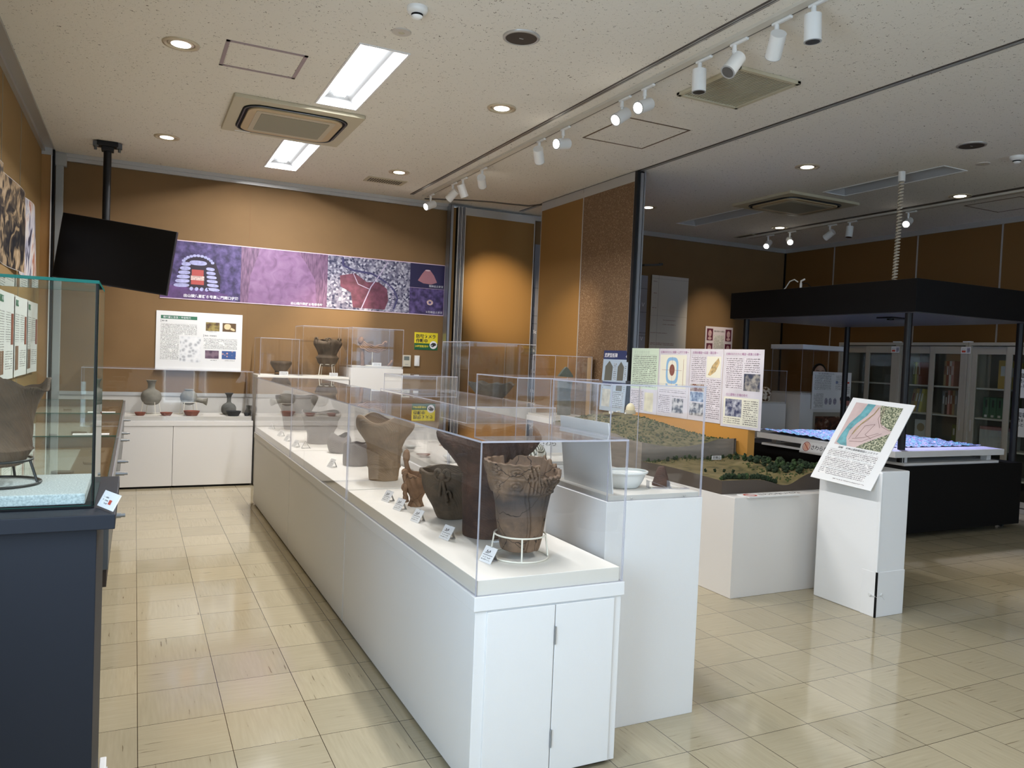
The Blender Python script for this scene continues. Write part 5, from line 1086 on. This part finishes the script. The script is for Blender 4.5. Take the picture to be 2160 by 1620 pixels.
# ------------------------------------------------------------------ covered stand with the sloping map
t = thing('sign_pedestal', 'narrow pedestal wrapped in white vinyl, tied at one lower corner, under the sloping map board', 'pedestal', (3.97, 3.005, 0))
MB().box(-.118, .118, 0, .445, .0, .843).build('vinyl_cover', WFAB, t, .006)
MB().box(-.119, .119, -.003, .10, .0, .262).build('lower_flap', WFAB, t, .003)
MB().box(-.121, -.113, -.006, .004, .0, .262).build('open_seam', BLACKM, t)
MB().box(-.122, -.112, -.004, .014, .262, .835).build('folded_corner', WFAB, t, .003)
MB().tube([(-.124, .03, .13), (-.126, .0, .125), (-.10, -.009, .127), (-.075, -.006, .13)], .0012, 6).tube([(-.124, .03, .122), (-.12, -.006, .12), (-.075, -.006, .127), (-.05, -.008, .10)], .001, 6).build('tie_string', WHT, t)
for p, d in (((-.12, .035, .126), (-1, 0, 0)), ((-.073, -.003, .128), (0, -1, 0))): MB().cyl(p, (p[0]+d[0]*.006, p[1]+d[1]*.006, p[2]), .009, n=16).build('tie_button', mat('clear_button', (.7, .7, .68), .3), t)
t = thing('map_board', 'white sloping board with a coloured site map leaning on the vinyl covered pedestal', 'information board', (3.9405, 3.231, .989), tuple(math.radians(a) for a in (-33.6, 2.6, -87.2)))
MB().box(-.21, .21, 0, .005, -.297, .297).build('board_sheet', WHT, t)
MAPP = mat('map_pink', (.58, .44, .42), .5, noise=(12, .12)); MAPG = ramp_mat('map_woods', 'noise', 95, [(.42, (.05, .07, .04)), (.5, (.22, .24, .14)), (.62, (.55, .53, .38))], .5)
f = photo(t, -.17, -.045, .15, .265, MAPG, 'map_picture')
MB().poly([(-.17, -.045), (-.02, -.045), (.03, .0), (.15, .085), (.15, .10), (.06, .14), (.03, .20), (.0, .265), (-.17, .265)], -.0011).build('map_site', MAPP, f)
MB().poly([(-.16, -.03), (-.125, -.045), (-.08, -.045), (-.11, .01), (-.115, .06), (-.09, .12), (-.05, .18), (-.03, .265), (-.085, .265), (-.10, .19), (-.14, .11), (-.155, .03)], -.0014).build('map_river', mat('map_teal', (.12, .36, .40), .5, noise=(20, .35)), f)
mb = MB()
for pts in ([(-.09, .0), (-.08, .09), (-.03, .15), (.0, .24)], [(-.05, .02), (-.03, .11), (.03, .13), (.0, .05), (.05, .03)], [(-.08, -.01), (.0, .0), (.10, .075)], [(.04, .25), (.045, .17), (.08, .12), (.14, .10)], [(.03, .255), (.03, .17), (.07, .11)], [(-.07, .01), (.0, .03), (.08, .075)]): strip(mb, pts, .0013, -.0017)
mb.build('map_contours', mat('map_brown_lines', (.2, .12, .1), .6), f); mb = MB(); strip(mb, [(-.085, .04), (-.06, .12), (-.01, .20), (.0, .25)], .004, -.0016); mb.build('map_path', mat('map_olive', (.35, .26, .1), .5), f)
lettering('図解　天神山遺跡範囲図とジオラマ', .017, -.13, -.068, -.0012, BLK, t)
prints(t, [(-.18, -.125, .155, -.078), (-.18, -.205, .155, -.135), (-.18, -.255, .14, -.212), (-.06, -.282, .155, -.268)], lines_mat('sign_print', .0115, paper=(.8, .78, .76)))

# ------------------------------------------------------------------ relief map table under the black canopy
t = thing('canopy_table', 'big black table with four posts and a black canopy in the right room', 'canopy table', (5.88, 4.36, 0))
MB().box(0, 1.62, 0, 2.15, .05, .625).build('table_base', [BLACKM], t, .003)
MB().box(-.02, 1.68, -.015, 2.23, 1.937, 2.215).build('canopy_fascia', mat('canopy_black', (.006, .006, .007), .6, spec=.2), t, .003)
MB().box(.0, 1.66, .0, 2.2, 1.930, 1.9365).build('canopy_underside', mat('canopy_grey_under', (.09, .085, .085), .35), t)
for x, y in ((.055, .10), (1.655-.03, .10), (.055, 2.05), (1.60, 2.05)): MB().cyl((x, y, .60), (x, y, 1.935), .031, n=24).build('post', BLACK, t)
for x, y in ((.1, .1), (1.55, .12), (.1, 2.05), (1.52, 2.05)): MB().cyl((x-.012, y, .026), (x+.012, y, .026), .025, n=18).box(x-.02, x+.02, y-.02, y+.02, .035, .052).build('castor', DSTEEL, t)
MB().box(.35, .62, .5, .66, 1.918, 1.931).build('projector_recess', BLACK, t); MB().cyl((.44, .58, 1.905), (.44, .58, 1.92), .03, n=20).build('projector_lens', SCREEN, t)
t = thing('relief_map', 'white tray holding a bumpy relief map lit blue and violet, resting on the black table', 'relief map', (5.75, 4.36, .627))
MB().prism([(-.02+.15, .02), (1.42, .02), (1.62, 1.45), (.05, 1.60)], 0, .022).build('lower_board', WHT, t, .002)
for x, y in ((.2, .1), (1.35, .1), (.15, 1.5), (1.5, 1.38)): MB().box(x-.03, x+.03, y-.03, y+.03, .022, .075).build('foot_block', WHT, t)
TP = [(-.02, .0), (1.46, .0), (1.66, 1.48), (-.02, 1.60)]
MB().prism(TP, .075, .128).build('tray', WHT, t, .003)
def rel(u, v):
    a = Vector(TP[0]).lerp(Vector(TP[1]), u); b = Vector(TP[3]).lerp(Vector(TP[2]), u); p = a.lerp(b, v)
    k = min(1, v/.10) if v < .1 else 1
    h = .004+.016*k*(.5+.5*math.sin(p.x*23+3*math.sin(p.y*17))*math.cos(p.y*29+2*math.sin(p.x*11))) + .022*k*max(0, math.sin(3*(v-.3)))*(1-u*.8) + .004*k*math.sin(p.x*90)*math.sin(p.y*77)
    if v < .14: h = .003
    return (p.x, p.y, .127+h)
RM = ramp_mat('relief_projected_image', 'noise', 10, [(.37, (.5, .35, .7)), (.42, (.015, .015, .10)), (.455, (.015, .015, .10)), (.48, (.12, .55, .7)), (.525, (.30, .62, .74)), (.545, (.02, .015, .12)), (.57, (.02, .015, .12)), (.60, (.6, .45, .75))], .7, detail=3, dist=3.0, stretch=(1.5, 1, 1))  # projector's cyan and violet image painted into the relief's base colour
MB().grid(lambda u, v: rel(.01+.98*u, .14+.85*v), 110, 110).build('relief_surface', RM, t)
MB().grid(lambda u, v: rel(.01+.98*u, .01+.129*v), 4, 2, False).build('legend_strip', mat('legend_violet', (.52, .5, .72), .6), t)
t = board('do_not_touch_sign', 'small white notice with a red ring leaning on the relief map tray', 'sign', .47, .13, (5.70, 5.13, .625), (math.radians(-16), 0, RW), .004)
rm = MB(); rm.add([(-.165+.045*s*math.cos(a), -.0012, .065+.045*s*math.sin(a)) for s in (1, .85) for a in [2*PI*i/28 for i in range(28)]], [(i, (i+1) % 28, 28+(i+1) % 28, 28+i) for i in range(28)]); strip(rm, [(-.195, .095), (-.135, .035)], .004, -.0014); rm.build('red_ring', mat('sign_brown_red', (.42, .08, .04), .5), t)
mb = MB(); ell(mb, -.165, .065, .03, .035, -.0008, 16); mb.build('hand_mark', mat('hand_peach', (.75, .42, .3), .5), t)
lettering('さわらないでね', .05, -.115, .045, -.0012, BLK, t, bold=.0006)
aimed(6.5, 5.2, 1.90, 6.5, 5.2, 0, 70, 100, .3, (.68, .72, 1), 'projector_lamp', .04)
# things on the canopy
t = thing('coiled_cable', 'cream coiled cable hanging from the ceiling to the canopy corner', 'cable', (7.0, 6.6, 2.216)); 
t.location = (5.98, 4.50, 2.216)
t.location = (6.06, 4.72, 2.216)
pts = [(.018*math.cos(i*.9)+.0, .018*math.sin(i*.9), i*.0040) for i in range(0, 232)]
pts = [(x+.02*math.sin(z*2), y, z) for x, y, z in pts]
MB().tube(pts, .008, 6).build('cable_coil', mat('cable_cream', (.55, .48, .38), .6), t); MB().cyl((.02, 0, .90), (.02, 0, .984), .03, n=16).build('ceiling_cap', LAMPW, t)
t = thing('clip_lamp', 'small white clip lamp with a curved cord standing on top of the canopy', 'lamp', (5.98, 5.72, 2.216)); MB().cyl((0, 0, 0), (0, 0, .06), .012, n=12).build('lamp_clip', LAMPW, t); MB().tube([(0, 0, .055), (.0, .0, .08), (.03, -.02, .10)], .009, 8).build('lamp_head', LAMPW, t)
MB().tube([(-.02, .02, .07+.0), (-.04, .05, .095), (-.05, .10, .08), (-.05, .15, .02), (-.05, .18, .0)], .006, 8).build('lamp_cord', LAMPW, t); MB().tube([(0, 0, .05), (.03, -.05, .06), (.03, -.12, .0)], .004, 6).build('black_cord', BLACK, t)

# ------------------------------------------------------------------ far side of the right room
t = pedestal(6.72, 7.18, 7.0, 7.5, .985, 1.388, 'white pedestal case holding the blotched skull', m=WHITE)
t = thing('skull', 'brown blotched white skull in the pedestal case right of the orange screen', 'skull', (7.02, 7.20, 1.006))
MB().ball((0, 0, .095), .075, 20, 1.05, .01, .95, 1.1).ball((0, -.02, .05), .055, 16, .9, .01).build('cranium', BONE, t); MB().box(-.035, .035, -.065, .02, 0, .04).build('jaw', BONE, t, .012)
t = thing('name_card', 'white name card left of the blotched skull', 'name card', (6.82, 7.1, 1.006)); MB().box(-.05, .05, -.03, .03, 0, .004).build('card_face', WHT, t)
t = pedestal(7.22, 7.94, 6.82, 7.32, 1.11, 1.66, 'tall white pedestal case with a white lid holding the model head', m=WHITE)
MB().box(-.372, .372, -.262, .262, 1.661, 1.715).build('white_lid', WHT, t, .003)
for x in (-.1, .15): MB().cyl((x, .1, 1.715), (x, .1, 1.73), .04, n=16).build('lid_grommet', BLACK, t)
t = thing('model_head', 'life size model head with tied black hair, seen above the white poster', 'head', (7.80, 7.08, 1.131), math.radians(-40))
SKIN = mat('skin', (.60, .38, .28), .5)
def head(u, v):
    a = 2*PI*u; ph = PI*v; z = -math.cos(ph)*.115; r = math.sin(ph)*.083
    x, y = r*math.cos(a)*.9, r*math.sin(a)*1.12
    if z < 0: x *= 1+.5*z/.115*.7; y = y*(1+.25*z/.115)
    f = max(0, -math.sin(a))
    y -= f**12*.012*math.exp(-((z+.005)/.02)**2)*1.5           # nose
    y += .010*math.exp(-((abs(math.cos(a))-.36)/.16)**2)*math.exp(-((z-.022)/.016)**2)*(1 if f > .3 else 0)  # eye sockets
    y -= .006*f**6*math.exp(-((z+.045)/.010)**2)               # lips
    return (x, y, .235+z)
MB().grid(head, 48, 40).cyl((0, .01, .0), (0, .01, .16), .055, .048, 24).build('face_and_neck', SKIN, t)
MB().grid(lambda u, v: (lambda a, ph: (.088*math.sin(ph)*math.cos(a), .026+.094*math.sin(ph)*math.sin(a)*1.0, .250+.120*math.cos(ph)))(2*PI*u, .60*PI*v) if True else 0, 36, 20).build('hair', BLACK, t)
MB().ball((0, .10, .22), .05, 14).build('hair_bun', BLACK, t); m = MB()
for x in (-.03, .03): m.ball((x, -.075, .257), .011, 10, .6)
m.build('eyes', mat('eye_dark', (.03, .02, .02), .3), t)
m = MB()
for x in (-.03, .03): m.tube([(x-.018, -.083, .274), (x, -.088, .279), (x+.018, -.083, .274)], .003, 6)
m.build('eyebrows', BLACK, t); MB().tube([(-.02, -.078, .190), (0, -.086, .188), (.02, -.078, .190)], .005, 8).build('lips', mat('lip_red', (.35, .1, .08), .5), t)
for sx in (-1, 1): MB().ball((sx*.075, .005, .24), .016, 10, 1.6, 0, .4, .8).build('ear', SKIN, t)
t = thing('tilted_card', 'white card on the left of the model head case', 'card', (7.36, 6.95, 1.132), .2); MB().box(-.06, .06, -.03, .03, 0, .004).build('card_face', WHT, t)
t = board('reconstruction_poster', 'white poster with skull drawings and two faces hung before the model head case', 'poster', .66, .46, (7.72, 6.80, .935), 0, .006)
prints(t, [(-.30, .24, -.02, .42), (.06, .24, .2, .42), (-.30, .02, -.14, .2), (.22, .2, .31, .29)], TXT1); lettering('下原・富士見町遺跡のひとびと', .02, -.25, .43, -.001, BLK, t)
SK = mat('drawing_grey', (.35, .33, .4), .6, noise=(40, .5)); mb = MB()
for x in (-.09, -.02, .06): ell(mb, x, .10, .028, .042, -.0012, 16, p=1)
mb.build('skull_drawings', SK, t); mb = MB()
for x in (.19, .28): ell(mb, x, .10, .038, .055, -.0012, 16, p=1)
mb.build('face_prints', mat('face_print', (.45, .2, .18), .6), t); mb = MB()
for x in (.19, .28): mb.poly([(x-.04, .11), (x+.04, .11), (x+.045, .14), (x+.025, .165), (x-.025, .165), (x-.045, .14)], -.0015)
mb.build('hair_prints', BLK, t); mb = MB(); ell(mb, .24, .34, .015, .03, -.0012, 12); ell(mb, .28, .335, .018, .012, -.0012, 12); mb.build('red_motifs', RED, t); photo(t, .06, .32, .1, .35, mat('tiny_blue', (.2, .25, .4), .5))
t = board('excavation_photo', 'dark reddish brown photo below the white skull drawing poster', 'photo print', .60, .30, (7.74, 6.80, .60), 0, .006, mat('photo_grey_mount', (.3, .27, .22), .6)); photo(t, -.28, .03, .28, .25, ramp_mat('red_soil_photo', 'noise', 10, [(.4, (.03, .012, .008)), (.55, (.12, .04, .02)), (.68, (.4, .33, .25))], .4, dist=1))
# chart wall
t = board('timeline_chart', 'tall pale chart with a blue map of an island chain on the far back wall', 'chart', .62, 1.55, (6.62, YB-.03, 1.07), 0, .01, mat('chart_paper', (.62, .58, .52), .6))
MB().rect(-.20, 0, -.197, 1.55, -.0008).rect(-.31, 1.0, .31, 1.002, -.0008).rect(-.31, 1.505, .31, 1.507, -.0008).build('chart_rules', mat('chart_ink', (.2, .17, .15), .6), t)
prints(t, [(-.30, .75+.0, -.02, .77), (-.30, .60, .1, .635), (-.29, 1.1, -.22, 1.12), (-.29, 1.3, -.22, 1.32), (-.29, 1.45, -.22, 1.47), (-.29, .2, -.24, .55), (-.10, .93, .12, .955), (-.10, .88, .12, .90)], lines_mat('chart_print', .02, paper=(.62, .58, .52), ink=(.25, .1, .08)))
a = photo(t, -.13, .10, .12, .56, mat('map_blue', (.02, .10, .34), .5), 'sea_map')
MB().poly([(-.13, .30), (-.08, .36), (-.05, .46), (.0, .50), (-.03, .56), (-.13, .56)], -.0012).poly([(.06, .44), (.09, .41), (.11, .45), (.07, .50)], -.0012).poly([(.05, .43), (.07, .42), (.06, .33), (.02, .26), (-.06, .22), (-.08, .24), (-.0, .29), (.03, .34)], -.0012).poly([(-.10, .18), (-.08, .22), (-.06, .19), (-.08, .15)], -.0012).poly([(-.05, .195), (-.01, .21), (-.02, .19)], -.0012).build('land_print', mat('land_grey', (.42, .42, .42), .5), a)
t = thing('depth_scale_tape', 'tall grey vertical strip with roman numeral layer marks left of the pale chart', 'scale strip', (6.19, YB-.02, 1.0)); MB().box(-.055, .055, 0, .01, 0, 1.60).build('strip', mat('strip_grey', (.30, .30, .34), .6), t)
for z, s_ in ((1.18, 'Ⅴ'), (.72, 'Ⅴ'), (.45, 'Ⅱ'), (.2, 'Ⅲ')): lettering(s_, .07, -.03, z, -.001, WTXT, t)
MB().rect(-.055, 1.42, .055, 1.424, -.0008).rect(-.055, .82, .055, .825, -.0008).rect(-.055, .78, .055, .784, -.0008).rect(-.055, .6, .055, .604, -.0008).rect(-.055, 1.1, .055, 1.104, -.0008).build('strip_marks', BLK, t)
t = thing('peeled_soil_column', 'brown soil profile strip standing left of the grey layer strip', 'soil profile', (6.06, YB-.03, .9)); MB().box(-.055, .055, 0, .02, 0, 1.70).build('soil_strip', ramp_mat('soil_strip', 'noise', 14, [(.4, (.05, .03, .015)), (.6, (.18, .10, .04))], .9), t)
t = thing('wall_shelf_arm', 'dark bracket arm sticking out above the soil profile strip', 'bracket', (6.2, YB-.16, 2.73)); MB().obox((0, 0, 0), (.14, 0, .015), (0, .03, 0), (0, 0, .012)).cyl((.12, 0, .02), (.17, 0, .025), .016, n=14).build('arm', DSTEEL, t)
t = thing('layer_scale_strip', 'tall grey strip with layer letters glimpsed through the gap beside the ochre partition', 'scale strip', (4.545, YB-.02, .9)); MB().box(-.05, .05, 0, .01, 0, 1.95).build('strip', mat('strip_grey_2', (.22, .22, .25), .6), t)
for z, s_ in ((1.12, 'Ⅰ'), (.83, '3c'), (.60, 'Ⅰa'), (.33, 'Ⅱa'), (.08, 'Ⅱb')): lettering(s_, .06, -.035, z, -.001, WTXT, t)
mk = MB()
for z in (1.4, 1.05, .95, .56, .5, .28): mk.rect(-.05, z, .05, z+.004, -.0008)
mk.build('strip_marks', BLK, t)
t = board('face_poster', 'pink and white poster with a column of skull and face photos on each side', 'poster', .50, .66, (7.54, YB-.012, 1.315), 0, .01, mat('pinkish_paper', (.74, .68, .74), .5))
FM = mat('face_dark_red', (.12, .015, .04), .5); FP = mat('face_pink', (.62, .42, .44), .5, noise=(30, .3))
for x in (-.17, .17):
    for z in (.46, .25, .04):
        p = photo(t, x-.055, z, x+.055, z+.17, FM); mb = MB(); ell(mb, x, z+.10, .032, .05, -.0012, 18, p=1); ell(mb, x, z+.03, .035, .02, -.0012, 12); mb.build('face', FP, p)
prints(t, [(-.09, .30, .09, .54)], TXT1); lettering('頭の骨から顔を', .028, -.095, .585, -.001, BLK, t)

# ------------------------------------------------------------------ glass bookcases along the right wall
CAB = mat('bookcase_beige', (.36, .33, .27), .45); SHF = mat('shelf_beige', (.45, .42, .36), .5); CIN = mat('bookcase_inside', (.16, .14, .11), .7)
def bookcase(yr, k):
    lb = ['farthest of three, nearly empty', 'middle of three, full of slanting books', 'nearest of three, with green box files'][k]
    t = thing('glass_bookcase', 'beige steel bookcase with glass doors, '+lb, 'bookcase', (8.34, yr, 0), RW, 'beige bookcases on the right wall'); w = .88
    # local x: 0..w to the right as seen, y: depth
    MB().box(0, w, 0, .38, 0, .05).box(0, w, .0, .38, 1.755, 1.79).box(0, .03, 0, .38, .05, 1.755).box(w-.03, w, 0, .38, .05, 1.755).build('carcass', CAB, t, .002)
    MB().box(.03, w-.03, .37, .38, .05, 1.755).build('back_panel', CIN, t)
    for z in (.33, .63, .96, 1.29): MB().box(.032, w-.032, .06, .365, z-.018, z).build('shelf', SHF, t)
    for x0, x1, y in ((.03, .455, .028), (.425, w-.03, .004)):
        m = MB().box(x0, x0+.055, y, y+.02, .06, 1.745).box(x1-.055, x1, y, y+.02, .06, 1.745).box(x0+.055, x1-.055, y, y+.02, .06, .12).box(x0+.055, x1-.055, y, y+.02, 1.66, 1.745)
        dr = m.build('sliding_door', CAB, t, .002); MB().box(x0+.053, x1-.053, y+.008, y+.012, .118, 1.662).build('door_glass', GLS, dr)
        hx = x0+.018 if y < .01 and False else (x1-.032 if y < .01 else x0+.014); MB().box(hx, hx+.018, y-.003, y+.001, .80, .93).build('door_pull', RAIL, dr, .002)
    return t
BK = {}
def bookmat(c):
    if c not in BK: BK[c] = mat('book_'+c.replace(' ', '_'), {'tan': (.30, .22, .12), 'ochre': (.42, .27, .08), 'red brown': (.2, .06, .04), 'dark blue': (.03, .06, .14), 'white': (.5, .48, .44), 'grey': (.2, .2, .19), 'pink': (.4, .2, .18), 'black': (.02, .02, .02), 'olive': (.16, .17, .06), 'green': (.05, .11, .06), 'teal': (.02, .15, .17), 'yellow': (.45, .38, .1)}[c], .6)
    return BK[c]
random.seed(5)
def books(yr, case, shelf, z, x, specs, tilt=0):
    n = {}
    for c, wd, h in specs:
        i = n.get(c, 0); n[c] = i+1
        oth = '' if sum(1 for q in specs if q[0] == c) == 1 else f'{ORD[i]} '
        lb = f'{oth}{c} book from the left on the {shelf} shelf, {case} glass bookcase'
        t = thing('book', lb, 'book', (8.34+.16, yr-x, z), (0, 0, RW), f'books on the {shelf} shelf of the {case} bookcase')
        tl = tilt if isinstance(tilt, (int, float)) else 0
        b = MB().box(0, wd-.002, 0, .16, 0, h)
        M_ = Matrix.Rotation(tl, 4, 'Y'); b.v = [tuple(M_ @ Vector(v)) for v in b.v]; mn = min(v[2] for v in b.v); b.v = [(v[0], v[1], v[2]-mn) for v in b.v]
        b.build('cover', bookmat(c), t)
        b2 = MB().rect(wd*.25, h*.45, wd*.7, h*.8, -.0006); b2.v = [tuple(M_ @ Vector(v)) for v in b2.v]; b2.v = [(v[0], v[1], v[2]-mn) for v in b2.v]; b2.build('spine_label', bookmat('white' if c not in ('white', 'tan') else 'red brown'), t)
        x += wd/math.cos(tl)
for k, yr in enumerate((7.27, 6.39, 5.505)): bookcase(yr, k)
M2, M3 = 'middle', 'nearest'
books(6.39, M2, 'top', 1.29, .10, [('olive', .03, .27), ('yellow', .025, .27), ('tan', .025, .27), ('red brown', .02, .27)])
books(6.39, M2, 'top centre', 1.29, .50, [('tan', .03, .29), ('red brown', .035, .29), ('white', .03, .29), ('pink', .03, .29)])
books(6.39, M2, 'top right', 1.29, .69, [('dark blue', .025, .25), ('grey', .03, .3), ('white', .03, .3), ('black', .03, .28)])
books(6.39, M2, 'second', .96, .08, [('tan', .045, .28), ('ochre', .04, .28), ('grey', .03, .28), ('yellow', .035, .28)], .16)
books(6.39, M2, 'second right', .96, .50, [('grey', .035, .27), ('black', .03, .25), ('pink', .03, .28), ('red brown', .03, .28), ('tan', .03, .28), ('grey', .03, .28), ('white', .04, .29), ('yellow', .03, .26)])
books(6.39, M2, 'third', .63, .64, [('olive', .05, .22), ('black', .03, .2), ('dark blue', .04, .25), ('teal', .03, .2)])
t = thing('round_motif_book', 'white book with a round tan motif facing out in the middle glass bookcase', 'book', (8.48, 6.39-.25, .631), RW); MB().box(-.07, .08, 0, .03, 0, .24).build('cover', bookmat('white'), t); mb = MB(); ell(mb, .01, .15, .05, .05, -.001, 24, p=1); mb.build('round_motif', bookmat('tan'), t)
books(5.505, M3, 'top', 1.29, .25, [('ochre', .10, .31), ('tan', .04, .31), ('yellow', .03, .29)])
for i in range(4):
    t = thing('box_file', f'{ORD[i]} dark green box file from the left in the nearest glass bookcase', 'box file', (8.50, 5.505-.10-i*.075, .96), RW, 'green box files in the nearest bookcase'); MB().box(0, .073, 0, .2, 0, .23).build('file_case', bookmat('green'), t, .002); MB().box(.02, .05, -.002, 0, .01, .035).build('file_label', bookmat('white'), t); MB().rect(.028, .12, .045, .2, -.001).build('spine_mark', bookmat('black'), t)
for i in range(22):
    t = thing('booklet', f'thin white booklet with a pink top on the third shelf of the nearest glass bookcase', 'booklet', (8.50, 5.505-.08-i*.0155, .63), RW, 'thin white booklets with pink tops'); MB().box(0, .0135, 0, .19, 0, .20).build('pages', bookmat('white'), t); MB().box(0, .0135, 0, .19, .2005, .235).build('pink_top', bookmat('pink'), t)
for i in range(3):
    t = thing('flat_binder', f'{["teal", "dark blue", "teal"][i]} binder lying flat in the nearest glass bookcase, {["lowest", "middle", "uppermost"][i]} of the pile', 'binder', (8.50, 5.505-.10, .33+i*.037), RW, 'pile of flat binders'); MB().box(0, .28, 0, .22, 0, .035).build('binder_case', bookmat(['teal', 'dark blue', 'teal'][i]), t, .002)
for yy, lb in ((6.42, 'small white and red sticker sign at the top joint between the farthest and middle bookcases'), (5.53, 'small white and red sticker sign at the top joint between the middle and nearest bookcases')):
    t = board('warning_sticker', lb, 'sign', .11, .075, (8.332, yy, 1.665), RW, .003, WHT, 'sticker signs on the bookcases'); MB().rect(-.045, .012, .0, .034, -.0008).build('red_block', RED, t); MB().rect(.012, .01, .05, .066, -.0008).build('pictogram', SK, t); prints(t, [(-.045, .042, .005, .062)], TXTC)
    b = thing('shelf_clip', 'white anti tip bracket above the sticker sign between the '+('farthest and middle' if yy > 6 else 'middle and nearest')+' bookcases', 'bracket', (8.36, yy, 1.791)); MB().box(-.02, .03, -.045, .045, 0, .012).build('clip', WHT, b)
def label_sheet(y, z, w, h, lb, rows, size):
    t = board('door_notice', lb, 'sign', w, h, (8.33, y, z), RW, .002, WHT, 'paper notices on the bookcase doors')
    for i, r in enumerate(rows): lettering(r, size[i], -w/2+.015, h-.02-sum(size[:i+1])*1.25, -.001, BLK, t, bold=.0005)
label_sheet(6.64, .92, .30, .075, 'white paper notice with black writing on the farthest glass bookcase', ['図書の持出禁止'], [.04])
label_sheet(4.80, 1.21, .30, .30, 'upper white paper notice with three rows of writing on the nearest glass bookcase', ['図書のご利用', '読み終えたら', 'もとの場所へ'], [.055, .04, .04])
label_sheet(4.80, .80, .30, .30, 'lower white paper notice with three rows of writing on the nearest glass bookcase', ['図書のご利用', '読み終えたら', 'もとの場所へ'], [.055, .04, .04])
# small ring shaped mark on the floor at the right
t = thing('floor_ring', 'tiny dark ring lying on the floor at the far right', 'ring', (4.55, 2.40, .001)); MB().ring((0, 0, .002), .014, .0015, 20).build('ring_body', BLACK, t)
